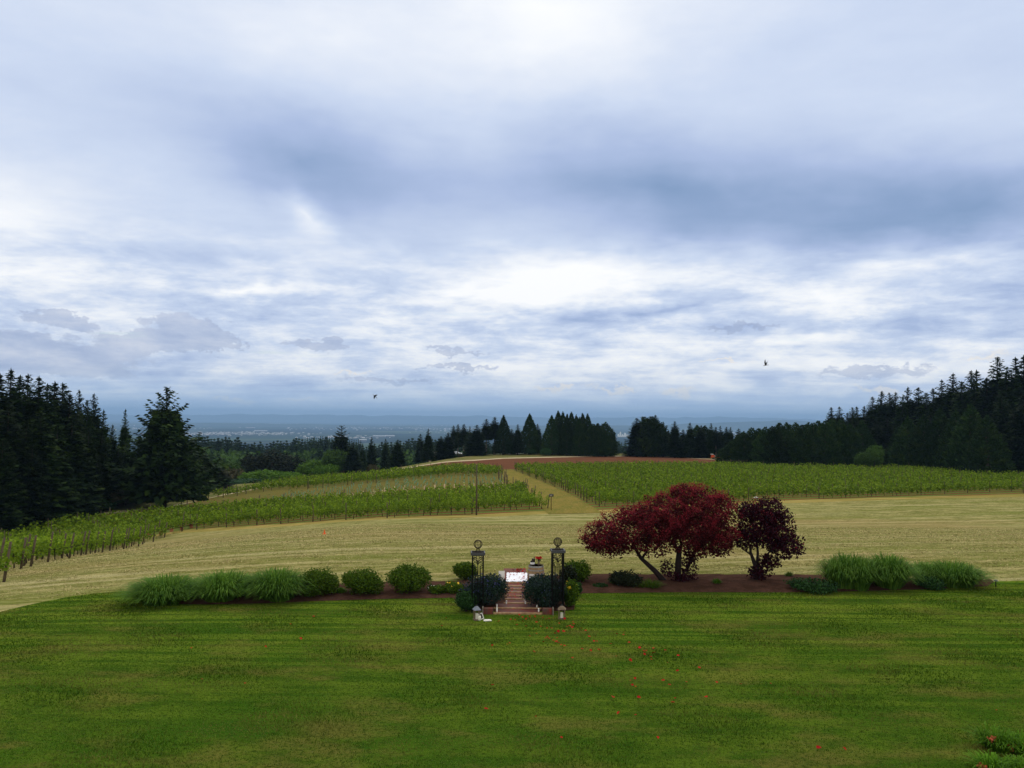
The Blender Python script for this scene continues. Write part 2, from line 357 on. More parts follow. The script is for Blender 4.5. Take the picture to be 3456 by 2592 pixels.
def G(T): return T.node('ShaderNodeNewGeometry').outputs['Position']
def mat_lawn():
    m, T, b = mat('lawn_grass'); p = G(T)
    big = T.noise(T.mapp(p, scale=(0.55, 1, 1)), 0.20, 4, 0.6, 0.4)
    mid = T.noise(T.mapp(p, scale=(0.5, 1, 1)), 1.1, 6, 0.68, 0.4)
    strip = T.noise(T.mapp(p, scale=(0.025, 1, 1), rot=(0, 0, 0.015)), 2.3, 3, 0.6)
    fine = T.noise(T.mapp(p, scale=(0.8, 1, 1)), 9, 4, 0.7); vf = T.noise(p, 38, 3, 0.7)
    c = T.mix(T.mr(mid, 0.42, 0.60), (0.030, 0.084, 0.005), (0.074, 0.134, 0.010))
    c = T.mix(T.mr(big, 0.46, 0.60, 0, 0.7), c, (0.024, 0.090, 0.004))
    c = T.mix(T.m('MULTIPLY', T.mr(T.noise(T.mapp(p, loc=(31, 7, 0), scale=(0.5, 1, 1)), 0.5, 6, 0.65), 0.50, 0.62, 0, 0.6), 1.0), c, (0.150, 0.122, 0.032))
    yb = T.m('MULTIPLY', T.mr(strip, 0.47, 0.57, 0, 1), T.mr(T.node_y(p), 19, 31, 0.05, 0.70))
    c = T.mix(yb, c, (0.150, 0.225, 0.018))
    c = T.mix(T.mr(fine, 0.50, 0.38, 0, 0.72), c, (0.016, 0.038, 0.003))
    c = T.mix(T.mr(vf, 0.54, 0.66, 0, 0.65), c, (0.23, 0.26, 0.06))
    T.put(b.inputs['Base Color'], c); b.inputs['Roughness'].default_value = 0.9; b.inputs['Specular IOR Level'].default_value = 0.0
    bump(T, b, T.m('ADD', fine, T.m('MULTIPLY', vf, 0.6)), 0.9, 0.07); return m
def _ny(s, p):
    n = s.node('ShaderNodeSeparateXYZ'); s.put(n.inputs[0], p); return n.outputs[1]
NT.node_y = _ny
def mat_hay():
    m, T, b = mat('mown_hay'); p = G(T)
    pr = T.mapp(p, rot=(0, 0, -0.24))
    sw = T.noise(T.mapp(pr, scale=(0.10, 1, 1)), 0.55, 5, 0.6, 0.25)
    st = T.noise(T.mapp(pr, scale=(0.20, 1, 1)), 1.7, 6, 0.68, 0.25); fine = T.noise(T.mapp(pr, scale=(0.35, 1, 1)), 6, 4, 0.7)
    big = T.noise(T.mapp(p, scale=(0.4, 1, 1)), 0.06, 4, 0.6)
    lane = T.noise(T.mapp(pr, scale=(0.035, 1, 1)), 0.8, 5, 0.68, 0.3)
    c = T.mix(T.mr(st, 0.40, 0.60), (0.145, 0.155, 0.040), (0.365, 0.33, 0.140))
    c = T.mix(T.mr(sw, 0.47, 0.60, 0, 0.8), c, (0.165, 0.190, 0.045))
    c = T.mix(T.mr(big, 0.48, 0.64, 0, 0.5), c, (0.31, 0.215, 0.10))
    c = T.mix(T.mr(fine, 0.48, 0.38, 0, 0.75), c, (0.065, 0.068, 0.014))
    c = T.mix(T.mr(fine, 0.56, 0.72, 0, 0.55), c, (0.52, 0.44, 0.23))
    c = T.mix(T.mr(lane, 0.47, 0.38, 0, 0.55), c, (0.15, 0.16, 0.035)); c = T.mix(T.mr(lane, 0.53, 0.63, 0, 0.55), c, (0.45, 0.40, 0.21))
    T.put(b.inputs['Base Color'], c); b.inputs['Roughness'].default_value = 0.95; b.inputs['Specular IOR Level'].default_value = 0.0
    bump(T, b, T.m('ADD', fine, st), 1.0, 0.15); return m
def mat_soil(name, c1, c2, scale=1.5, aniso=(1, 1, 1), extra=None):
    m, T, b = mat(name); p = T.mapp(G(T), scale=aniso)
    n = T.noise(p, scale, 5, 0.65); f = T.noise(p, scale * 7, 4, 0.7)
    c = T.mix(T.mr(n, 0.38, 0.62), c1, c2)
    if extra: c = T.mix(T.mr(f, 0.52, 0.66, 0, 0.8), c, extra)
    b.inputs['Specular IOR Level'].default_value = 0; T.put(b.inputs['Base Color'], c); bump(T, b, f, 0.8, 0.06); b.inputs['Roughness'].default_value = 0.95; return m
M['lawn'] = mat_lawn(); M['hay'] = mat_hay()
M['mulch'] = mat_soil('dark_mulch', (0.050, 0.028, 0.020), (0.085, 0.045, 0.034), 1.6, extra=(0.035, 0.018, 0.014))
M['plough'] = mat_soil('ploughed_red_soil', (0.105, 0.048, 0.028), (0.140, 0.062, 0.036), 0.5, (0.3, 1, 1), extra=(0.115, 0.058, 0.03))
M['track'] = mat_soil('pale_track', (0.50, 0.42, 0.30), (0.36, 0.31, 0.2), 0.4)
M['verge'] = mat_soil('grass_verge', (0.17, 0.155, 0.06), (0.09, 0.11, 0.035), 0.15, extra=(0.24, 0.19, 0.09))
M['path'] = mat_soil('worn_grass_path', (0.185, 0.150, 0.038), (0.13, 0.130, 0.028), 0.5, (1, 0.4, 1), extra=(0.29, 0.21, 0.08))
M['strip'] = mat_soil('headland_grass', (0.34, 0.265, 0.09), (0.185, 0.165, 0.04), 0.6, (0.15, 1, 1), extra=(0.12, 0.12, 0.03))
M['valley'] = mat_soil('valley_grass', (0.05, 0.085, 0.03), (0.16, 0.17, 0.07), 0.012, extra=(0.06, 0.09, 0.03))

# ------------------------------------------------------------------ ground sheets
def curve(pts, rag=0.0):
    g = np.array([hit(*p) for p in pts]); o = np.argsort(g[:, 0]); g = g[o]
    return lambda x: np.interp(x, g[:, 0], g[:, 1]) + rag * (np.sin(x * 2.7) * .5 + np.sin(x * 6.1 + 1) * .3 + np.sin(x * 1.1 + 2) * .4 + np.sin(x * 9.7) * .2)
Lc = curve([(-160, 2110), (0, 2065), (100, 2040), (250, 2010), (430, 1995), (700, 1985), (1100, 1976), (1550, 1965), (1728, 1952), (2000, 1943), (2850, 1945), (3100, 1958), (3340, 1965), (3456, 1957), (3700, 1950)], 0.14)
Vc0 = curve([(-200, 2010), (0, 1958), (300, 1884), (590, 1812), (1000, 1782), (1900, 1741), (2480, 1712), (3000, 1688), (3456, 1673), (3800, 1660)])
Fc = curve([(-200, 1790), (0, 1770), (300, 1742), (560, 1715), (700, 1682), (1000, 1624), (1300, 1603), (1500, 1592), (1690, 1585), (2100, 1573), (2440, 1574), (2700, 1578), (3456, 1584), (3700, 1585)])
Pc0 = curve([(300, 1735), (700, 1676), (1000, 1604), (1300, 1581), (1500, 1561), (1600, 1555), (1700, 1548), (2000, 1541), (2200, 1540), (2440, 1553), (2600, 1572), (3456, 1580)])
_e0, _e1 = hit(0, 1958), hit(590, 1806)
XE = min(_e0[0], _e1[0]) - 0.8
_Vr = curve([(600, 1799), (1000, 1774), (1500, 1750), (1850, 1734), (2050, 1732), (2480, 1704), (3000, 1687), (3456, 1676), (3800, 1668)])
def Vc(x): return np.where(x < XE, 50.0 + 0 * x, _Vr(x))
_xl = hit(1000, 1620)[0]
def Pc(x): return np.where(x < _xl, Fc(x) + 0.4, np.maximum(Fc(x) + 0.5, Pc0(x)))
def sheet(name, xs, y0, y1, n, m, dz=0.0, kind='structure', fn=None, pw=1.0):
    xs = np.asarray(xs, float); t = np.linspace(0, 1, n) ** pw
    Y0 = y0(xs) if callable(y0) else np.full(len(xs), float(y0)); Y1 = y1(xs) if callable(y1) else np.full(len(xs), float(y1))
    X = np.repeat(xs[:, None], n, 1); Yy = Y0[:, None] + (Y1 - Y0)[:, None] * t[None, :]
    Z = H(X, Yy) + dz + (fn(X, Yy) if fn else 0)
    V = np.stack([X, Yy, Z], -1).reshape(-1, 3)
    i, j = np.meshgrid(np.arange(len(xs) - 1), np.arange(n - 1), indexing='ij'); a = (i * n + j).ravel()
    o = link(name, mesh_np(name, V, np.stack([a, a + n, a + n + 1, a + 1], 1), m, smooth=True)); o['kind'] = kind
    return o
XS = np.unique(np.concatenate([[XE - .3, XE + .05, _xl - .2, _xl + .05], np.linspace(-700, -90, 30), np.linspace(-90, -36, 55), np.linspace(-36, 36, 361), np.linspace(36, 90, 55), np.linspace(90, 160, 36), np.linspace(160, 700, 28)]))
sheet('lawn', XS, -40, Lc, 60, M['lawn'])
sheet('hay_field', XS, Lc, Vc, 70, M['hay'])
sheet('headland', XS, Vc, lambda x: np.where(x < XE, Vc(x) + .01, Vc(x) + 3.5), 6, M['strip'])
# vineyard ground: red soil under the rows, mown grass between
rowv = hit(3300, 1680) - hit(2500, 1712); ANG = math.atan2(rowv[1], rowv[0])
SP = 2.8
RO = hit(1848, 1725)          # first row of the left block passes here
def mat_vy():
    m, T, b = mat('vineyard_ground'); p = T.mapp(G(T), loc=(-RO[0], -RO[1], 0)); p = T.mapp(p, rot=(0, 0, -ANG))
    y = T.node_y(p); f = T.m('FRACT', T.m('ADD', T.m('DIVIDE', y, SP), 0.5)); f = T.m('ABSOLUTE', T.m('SUBTRACT', f, 0.5))
    n = T.noise(p, 1.6, 4, 0.6); fn = T.noise(p, 9, 4, 0.7)
    f = T.m('ADD', f, T.m('MULTIPLY', T.m('SUBTRACT', n, 0.5), 0.14))
    soil = T.mix(fn, (0.12, 0.042, 0.022), (0.21, 0.088, 0.042)); gr = T.mix(T.mr(fn, .35, .65), (0.060, 0.105, 0.018), (0.165, 0.180, 0.050))
    T.put(b.inputs['Base Color'], T.mix(T.mr(f, 0.13, 0.20, 0, 1, True), soil, gr)); b.inputs['Roughness'].default_value = 0.95; b.inputs['Specular IOR Level'].default_value = 0
    bump(T, b, fn, 0.8, 0.06); return m
M['vy'] = mat_vy()
sheet('vineyard_ground', XS, lambda x: np.where(x < XE, Vc(x) + .01, Vc(x) + 3.5), Fc, 60, M['vy'])
sheet('ploughed_field', XS, Fc, Pc, 10, M['plough'])
sheet('dirt_track', XS, Pc, lambda x: Pc(x) + 5.0, 3, M['track'])
sheet('grass_verge', XS, lambda x: Pc(x) + 5.0, lambda x: Pc(x) + 330, 60, M['verge'], pw=1.3)
XF = np.unique(np.concatenate([np.linspace(-60000, -3000, 20), np.linspace(-3000, -700, 18), XS[::6], np.linspace(700, 3000, 18), np.linspace(3000, 60000, 20)]))
sheet('valley', XF, lambda x: np.where(np.abs(x) < 701, Pc(np.clip(x, -700, 700)) + 330 - 0.0, 300 + 0 * x), 3600, 90, M['valley'], pw=1.6)
def mat_plainland():
    m, T, b = mat('valley_floor'); p = G(T)
    ps = T.mapp(p, scale=(0.45, 1, 1))
    n = T.noise(ps, 0.0011, 6, 0.62, 0.4); f = T.noise(ps, 0.007, 5, 0.7)
    vo = T.node('ShaderNodeTexVoronoi'); T.put(vo.inputs['Vector'], ps); vo.inputs['Scale'].default_value = 0.0016
    fld = T.ramp(vo.outputs['Color'], [(0, (0.02, 0.04, 0.025)), (0.5, (0.05, 0.08, 0.035)), (0.8, (0.13, 0.14, 0.07)), (0.93, (0.30, 0.27, 0.18))], 'CONSTANT')
    c = T.mix(T.mr(n, 0.44, 0.52), fld, (0.008, 0.018, 0.014))
    c = T.mix(T.mr(f, 0.60, 0.72, 0, 0.6), c, (0.27, 0.27, 0.25))
    T.put(b.inputs['Base Color'], c); b.inputs['Specular IOR Level'].default_value = 0; return m
M['plain'] = mat_plainland()
sheet('valley_floor', XF, 3600, 34000, 60, M['plain'], pw=1.8)
# hills on the far side
def ridge(name, y, depth, hfun, m, x0=-40000, x1=40000):
    xs = np.linspace(x0, x1, 260); t = np.linspace(0, 1, 9)
    prof = np.sin(np.pi * t) ; hh = hfun(xs); V = []
    for i, x in enumerate(xs):
        for j, tt in enumerate(t): V.append((x, y + (tt - .5) * depth, -162 + hh[i] * prof[j] * (1 + 0.04 * math.sin(i * 1.7 + j * 2.1))))
    n = 9; i, j = np.meshgrid(np.arange(259), np.arange(8), indexing='ij'); a = (i * n + j).ravel()
    o = link(name, mesh_np(name, V, np.stack([a, a + n, a + n + 1, a + 1], 1), m, smooth=True)); o['kind'] = 'structure'
rr = np.random.default_rng(3)
def fbm(xs, f0, ph):
    return sum(np.sin(xs * f0 * k ** 1.6 + ph * k) / k for k in range(1, 8))
M['hill'] = mat_soil('wooded_hills', (0.02, 0.04, 0.025), (0.05, 0.07, 0.04), 0.0008, extra=(0.12, 0.13, 0.08))
ridge('hills', 15500, 2500, lambda x: 150 * np.exp(-((x - 5300) / 2600) ** 2) + 60 * np.exp(-((x - 900) / 1500) ** 2) * 0 + 28 + 14 * fbm(x, 0.0011, 1), M['hill'])
ridge('mountains', 29500, 4500, lambda x: 235 + 70 * np.exp(-((x - 4800) / 2600) ** 2) + 60 * np.exp(-((x + 5000) / 3500) ** 2) + 60 * np.exp(-((x - 9500) / 2500) ** 2) + 24 * fbm(x, 0.0007, 2) + 7 * fbm(x, 0.004, 1), M['hill'])

# path through the vineyard (a worn strip on the vineyard ground)
def strip_sheet(name, left, right, n, m, dz):
    A = np.array([hit(*p) for p in left]); B = np.array([hit(*p) for p in right])
    tt = np.linspace(0, len(left) - 1, n); V = []
    for t in tt:
        a = [np.interp(t, range(len(left)), A[:, k]) for k in (0, 1)]; b_ = [np.interp(t, range(len(left)), B[:, k]) for k in (0, 1)]
        for s in np.linspace(0, 1, 7):
            x, y = a[0] * (1 - s) + b_[0] * s, a[1] * (1 - s) + b_[1] * s; V.append((x, y, float(H(x, y)) + dz))
    i, j = np.meshgrid(np.arange(n - 1), np.arange(6), indexing='ij'); a = (i * 7 + j).ravel()
    o = link(name, mesh_np(name, V, np.stack([a, a + 1, a + 8, a + 7], 1), m, smooth=True)); o['kind'] = 'structure'; return o
strip_sheet('grass_path', [(1852, 1736), (1782, 1672), (1708, 1620), (1682, 1588)], [(2036, 1732), (1925, 1668), (1785, 1608), (1724, 1584)], 40, M['path'], 0.04)

# ------------------------------------------------------------------ foliage generators (numpy)
def unit(v): return v / (np.linalg.norm(v, axis=-1, keepdims=True) + 1e-9)
def rhombs(P, U, W):
    """one leaf-shaped face per point: long half-axis U, short half-axis W"""
    n = len(P); V = np.stack([P - U, P + W, P + U, P - W], 1).reshape(-1, 3)
    return V, np.arange(n * 4).reshape(n, 4)
def rand_dirs(n, r): return unit(r.normal(size=(n, 3)))
def leaves_at(P, size, r, asp=0.55, up=0.3, normal=None):
    n = len(P); U = rand_dirs(n, r); U[:, 2] *= (1 - up); U = unit(U)
    N = rand_dirs(n, r) + (np.array([0, 0, 0.8]) if normal is None else normal * 1.0)
    W = unit(np.cross(N, U)); s = (size * r.uniform(0.6, 1.35, n))[:, None]
    return rhombs(P, U * s, W * s * asp)

def fir_mesh(seed, Ht=20.0, R=4.0, base=0.06, nwh=34, droop=0.25, pw=0.8, irr=0.25, spray=0.42, tipup=0.12, m='fir', holes=0.0, fill=1800):
    r = np.random.default_rng(seed); P = []; U = []; W = []
    for t in np.linspace(base, 0.985, nwh):
        nb = int(r.integers(9, 14)) if t < 0.85 else 8
        for k in range(nb):
            if r.random() < holes: continue
            a = r.uniform(0, 2 * math.pi); Lb = R * ((1 - t) ** pw + 0.012) * r.uniform(1 - irr, 1 + irr * 0.6)
            if t < base + 0.12: Lb *= r.uniform(0.6, 1.0)
            h0 = (t + r.uniform(-0.012, 0.012)) * Ht; d = np.array([math.cos(a), math.sin(a), 0.0]); lat = np.array([-d[1], d[0], 0.0])
            ns = max(3, int(Lb / (spray * 0.52))); s = np.linspace(0.12, 1, ns)
            slope = 0.45 * (t ** 1.5) + 0.05 - droop * (1 - t)
            for q in s:
                c = d * Lb * q + np.array([0, 0, h0 + slope * Lb * q - 0.18 * droop * Lb * q * q + tipup * Lb * q ** 4])
                wd = Lb * 0.30 * (1 - q * 0.85) + 0.10
                for side in (-1, 1, 0):
                    o = lat * side * wd * r.uniform(0.35, 1.0)
                    P.append(c + o + r.normal(0, 0.05, 3) + np.array([0, 0, -abs(side) * wd * 0.25]))
                    u = d * r.uniform(0.5, 1) + lat * side * r.uniform(0.4, 1.0) + np.array([0, 0, r.uniform(-0.45, 0.25)])
                    sz = spray * r.uniform(0.6, 1.15) * (0.34 + 0.66 * (1 - t) ** 0.5); U.append(unit(u) * sz)
                    w = np.cross(u, np.array([0, 0, 1.0]) + r.normal(0, 0.45, 3)); W.append(unit(w) * sz * r.uniform(0.36, 0.60))
    for k in range(5):
        P.append(np.array([0, 0, (0.965 + .008 * k) * Ht])); U.append(np.array([r.normal(0, .03), r.normal(0, .03), 0.022 * Ht])); W.append(np.array([math.cos(k * 1.3), math.sin(k * 1.3), 0]) * 0.10)
    if fill:
        n = fill; t = base + (0.80 - base) * r.uniform(0, 1, n) ** 1.2; a = r.uniform(0, 6.28, n); q = R * ((1 - t) ** pw) * r.uniform(.12, .72, n)
        Pf = np.stack([np.cos(a) * q, np.sin(a) * q, t * Ht - .1 * q], 1); Uf = unit(np.stack([np.cos(a), np.sin(a), r.normal(-.2, .5, n)], 1)) * (spray * 1.15); Wf = unit(np.cross(Uf, rand_dirs(n, r) + np.array([0, 0, .8]))) * (spray * .7)
        P = np.concatenate([np.array(P), Pf]); U = np.concatenate([np.array(U), Uf]); W = np.concatenate([np.array(W), Wf])
    V, F = rhombs(np.array(P), np.array(U), np.array(W))
    return mesh_np('crown', V, F, M[m])
def cone_mesh(seed, Ht=20.0, R=3.5, base=0.02, n=5200, lean=0.85, size=0.34, m='cedar', lump=0.22, shape=0.75, spires=1):
    """dense conical crown of upswept sprays (giant sequoia, cedar)"""
    r = np.random.default_rng(seed); Ps = []; Ns = []
    tops = [(0, 0, 1.0)] + [(r.uniform(-.5, .5) * R, r.uniform(-.5, .5) * R, r.uniform(0.84, 0.97)) for _ in range(spires - 1)]
    for (ox, oy, hs) in tops:
        k = int(n / len(tops)); t = base + (1 - base) * (1 - np.sqrt(r.uniform(0, 1, k))) ** 0.8 * 1.0; a = r.uniform(0, 2 * math.pi, k)
        rad = R * (1 if len(tops) == 1 else 0.8) * (np.clip(1 - t ** 1.7, 0.012, 1) if shape > .6 else np.clip(1 - t ** 2.2, .02, 1) ** .8)
        rad *= np.clip(0.55 + t * 6, 0.55, 1)
        lum = 1 + lump * np.sin(a * 3 + t * 13 + seed) * np.sin(t * 31 + a * 2) + lump * 0.8 * np.sin(a * 7 + t * 23) + r.normal(0, 0.05, k)
        rr_ = rad * lum * np.where(r.random(k) < 0.75, 1.0, r.uniform(0.4, 1, k))
        Ps.append(np.stack([ox * (1 - t) ** .3 + rr_ * np.cos(a), oy * (1 - t) ** .3 + rr_ * np.sin(a), t * Ht * hs], 1))
        Ns.append(np.stack([np.cos(a), np.sin(a), np.full(k, 0.5)], 1))
    P = np.concatenate(Ps); Nn = np.concatenate(Ns); k = len(P)
    U = unit(Nn * 0.8 + np.array([0, 0, lean]) + r.normal(0, 0.4, (k, 3))); W = unit(np.cross(U, Nn + r.normal(0, 0.4, (k, 3))))
    s = (size * r.uniform(0.6, 1.3, k))[:, None]; V, F = rhombs(P, U * s, W * s * 0.42)
    return mesh_np('crown', V, F, M[m])
def blob_points(blobs, n, r, shell=0.55):
    vol = np.array([b[3] * b[4] * b[5] for b in blobs]) ** (2 / 3.0); k = (n * vol / vol.sum()).astype(int); P = []; N = []
    for b, q in zip(blobs, k):
        d = rand_dirs(q, r); rad = (r.uniform(shell ** 3, 1, q) ** (1 / 3.0))[:, None]
        lum = 1 + 0.16 * np.sin(d[:, :1] * 5 + b[0]) * np.sin(d[:, 1:2] * 6 + b[1]) + 0.10 * np.sin(d[:, 2:3] * 11 + d[:, :1] * 9)
        P.append(np.array(b[:3]) + d * rad * lum * np.array(b[3:6])); N.append(d)
    return np.concatenate(P), np.concatenate(N)
def leaf_blob_mesh(name, blobs, n, size, m, seed, shell=0.55, asp=0.6, floor=None, nm=0.8):
    r = np.random.default_rng(seed); P, N = blob_points(blobs, n, r, shell)
    if floor is not None: k = P[:, 2] > floor; P, N = P[k], N[k]
    V, F = leaves_at(P, size, r, asp, 0.2, N * nm); return mesh_np(name, V, F, M[m])
def round_blobs(seed, w, h, n=7, z0=0.3):
    r = np.random.default_rng(seed); o = [(0, 0, h * 0.55, w * .42, w * .42, h * .42)]
    for i in range(n):
        a = 6.28 * i / n + r.uniform(-.3, .3); q = r.uniform(.42, .62) * w * .5
        o.append((math.cos(a) * q, math.sin(a) * q, h * r.uniform(z0, .72), w * r.uniform(.2, .28), w * r.uniform(.2, .28), h * r.uniform(.2, .3)))
    return o
def trunk_mesh(Ht, r0, m, seed, limbs=10, base=0.1, R=3.0, up=0.1, bare=False):
    r = random.Random(seed); b = MB()
    b.tube([(0, 0, -0.4), (0, 0, 0.4), (r.uniform(-.05, .05), 0, Ht * 0.5), (0, r.uniform(-.05, .05), Ht * 0.97)], [r0 * 1.35, r0, r0 * 0.6, 0.03], 8)
    for i in range(limbs):
        t = base + (0.92 - base) * (i + .5) / limbs; a = r.uniform(0, 6.28); L = R * (1 - t) * 0.85 + 0.2; z = t * Ht
        b.tube([(0, 0, z), (math.cos(a) * L * .5, math.sin(a) * L * .5, z + up * L * .4), (math.cos(a) * L, math.sin(a) * L, z + up * L)], [r0 * .28 * (1 - t) + .02, r0 * .18 * (1 - t) + .015, .01], 5)
    return b.mesh('trunk', M[m], True)
def broad_trunk(h, w, m, seed, r0=0.25):
    r = random.Random(seed); b = MB(); b.tube([(0, 0, -.4), (0, 0, h * .3), (0.1, 0, h * .7)], [r0 * 1.3, r0, r0 * .4], 8)
    for i in range(7):
        a = i * .9 + r.uniform(-.2, .2); z = h * r.uniform(.2, .4); b.tube([(0, 0, z), (math.cos(a) * w * .18, math.sin(a) * w * .18, z + h * .18), (math.cos(a) * w * .36, math.sin(a) * w * .36, z + h * .34)], [r0 * .5, r0 * .3, .03], 5)
    return b.mesh('trunk', M[m], True)

# tree kinds: (crown mesh, trunk mesh, built height, built half width)
TK = {}
def kind(k, crown, trunk, h, w): TK[k] = (crown, trunk, h, w)
for i in range(4):
    kind('fir%d' % i, fir_mesh(20 + i, 20, 4.0, 0.05, 34, (0.30, 0.22, 0.35, 0.28)[i], (0.70, .78, .64, .72)[i], .28, .46), trunk_mesh(20, .32, 'bark', i), 20, 4.0)
for i in range(2):
    kind('firhi%d' % i, fir_mesh(40 + i, 22, 3.4, 0.42, 26, .2, .6, .3, .42), trunk_mesh(22, .30, 'bark_pale', 40 + i, 8, .4), 22, 3.4)
for i in range(3):
    kind('spire%d' % i, fir_mesh(60 + i, 18, 2.9, 0.10, 26, .1, .8, .22, .36, m='fir_blue'), trunk_mesh(18, .22, 'bark', 60 + i, 8, .1, 2), 18, 2.9)
for i in range(3):
    kind('cedar%d' % i, cone_mesh(80 + i, 18, 3.9, .02, 6500, .85, .40, shape=.5), trunk_mesh(18, .35, 'bark', 80 + i, 6, .1, 2.5), 18, 3.9)
for i in range(3):
    kind('sequoia%d' % i, cone_mesh(90 + i, 18, 3.2, .03, 5500, 1.0, .34, 'cedar', .10, .62), trunk_mesh(18, .45, 'bark', 90 + i, 6, .1, 2), 18, 3.2)
kind('pinemass', cone_mesh(97, 18, 5.0, .03, 9000, .6, .45, 'fir', .18, .5, 4), trunk_mesh(18, .5, 'bark', 97, 10, .1, 4), 18, 5.0)
kind('tiers', fir_mesh(98, 18, 3.8, .25, 15, .05, .45, .35, .45, .1, 'fir', .15), trunk_mesh(18, .25, 'bark', 98, 10, .25, 3), 18, 3.8)
for i in range(2):
    kind('broad%d' % i, leaf_blob_mesh('crown', round_blobs(100 + i, 10, 9), 5000, .30, 'oak', 100 + i), broad_trunk(9, 10, 'bark', i), 10, 5.0)
kind('dome', leaf_blob_mesh('crown', round_blobs(110, 14, 11, 9, .25), 7000, .34, 'darkleaf', 110), broad_trunk(11, 14, 'bark', 9), 11, 7.0)
kind('bush', leaf_blob_mesh('crown', round_blobs(120, 9, 5, 8, .25), 4500, .26, 'bright', 120, floor=0.0), broad_trunk(4, 8, 'bark', 10, .12), 5, 4.5)
kind('scrub', leaf_blob_mesh('crown', round_blobs(121, 6, 3, 7, .25), 2600, .22, 'scrub', 121, floor=0.0), broad_trunk(2.6, 5, 'bark', 11, .08), 3, 3.0)
kind('greenscrub', leaf_blob_mesh('crown', round_blobs(122, 6, 3, 7, .25), 2600, .22, 'shrub2', 122, floor=0.0), broad_trunk(2.6, 5, 'bark', 12, .08), 3, 3.0)

def plant(name, k, loc, h, w=None, label=None, cat='tree', group=None, rz=None):
    c, t, h0, w0 = TK[k]; root = empty(name, loc, 0, label, cat, group)
    s = h / h0; sw = (w / w0) if w else s; rz = random.uniform(0, 6.28) if rz is None else rz
    for nm, me in (('trunk', t), ('crown', c)):
        o = link(nm, me, root); o.scale = (sw, sw, s); o.rotation_euler = (0, 0, rz)
    return root

ORD = 'first second third fourth fifth sixth seventh eighth ninth tenth eleventh twelfth thirteenth fourteenth fifteenth sixteenth seventeenth eighteenth nineteenth twentieth'.split()
ORD += ['twenty ' + x for x in ORD[:9]] + ['thirtieth'] + ['thirty ' + x for x in ORD[:9]] + ['fortieth'] + ['forty ' + x for x in ORD[:9]]

# ------------------------------------------------------------------ left wood
rl = random.Random(5)
LW = [(-70, 1255, 108), (-25, 1250, 118), (0, 1262, 112), (38, 1247, 120), (68, 1268, 124), (95, 1266, 128), (132, 1274, 121), (160, 1300, 122), (186, 1291, 126), (212, 1296, 132), (236, 1330, 124), (268, 1318, 138), (296, 1352, 130),
      (318, 1332, 136), (350, 1385, 132), (380, 1436, 142)]
lwf = [(-40, 1400, 100), (30, 1370, 102), (90, 1420, 104), (140, 1390, 106), (195, 1430, 112), (245, 1400, 114), (300, 1440, 118), (345, 1450, 124), (400, 1500, 132), (450, 1520, 140), (10, 1480, 97), (110, 1500, 101), (215, 1520, 108), (330, 1540, 119)]
allw = sorted([(x, y, d, 'tall skyline fir of the left wood') for x, y, d in LW] + [(x, y, d, 'lower front fir of the left wood') for x, y, d in lwf])
cnt = {}
for (x, ty, d, base) in allw:
    d += 24; p, h = at_dist(x, d, ty); cnt[base] = cnt.get(base, 0) + 1
    plant('fir_tree', 'fir%d' % rl.randrange(4), p, h, h * (rl.uniform(.25, .31) if x < 260 else .17), ORD[cnt[base] - 1] + ' ' + base + ' from the left', 'tree', 'firs of the dark left wood')
# the lone big fir at the corner of the left block
lp = hit(552, 1716)
d0 = math.hypot(lp[0], lp[1]); _, lh = at_dist(545, d0, 1310)
root = empty('fir_tree', lp, 0, 'large spreading fir with a bare trunk foot standing alone behind the left vines', 'tree')
link('trunk', trunk_mesh(lh, .55, 'bark_dark', 77, 26, .12, 6.5, .05), root)
link('crown', fir_mesh(78, lh, 10.4, 0.10, 22, .04, .86, .36, .72, .20, 'fir', .12, 1500), root)
p, h = at_dist(424, 165, 1384); plant('fir_tree', 'spire0', p, h, 2.5, 'slim fir close to the left of the large lone fir', 'tree')
for i, (x, ty, d) in enumerate([(470, 1500, 168), (505, 1480, 172), (575, 1500, 166), (610, 1462, 174), (648, 1492, 178), (684, 1520, 182), (716, 1560, 186)]):
    p, h = at_dist(x, d, ty); plant('fir_tree', 'fir%d' % (i % 4), p, h, 5.4, ORD[i] + ' dark fir crowding behind the large lone fir from the left', 'tree', 'firs behind the large lone fir')
for i, (x, y, w, h, k) in enumerate([(335, 1722, 4.2, 3.3, 'scrub'), (395, 1712, 3.5, 2.6, 'greenscrub'), (245, 1735, 4.5, 3.0, 'greenscrub'), (290, 1728, 3.5, 2.4, 'greenscrub'), (190, 1742, 4, 2.4, 'scrub'), (120, 1752, 4, 2.2, 'scrub'), (60, 1758, 4, 2.0, 'greenscrub'), (430, 1705, 2.6, 1.8, 'greenscrub'), (0, 1765, 4, 2.0, 'scrub'), (515, 1700, 2.5, 1.6, 'scrub')]):
    p = hit(x, y); plant('bush', k, p + np.array([0, 3, 0]), h, w, ORD[i] + (' brownish' if k == 'scrub' else ' green') + ' bush along the foot of the left wood', 'bush', 'bushes at the foot of the left wood')

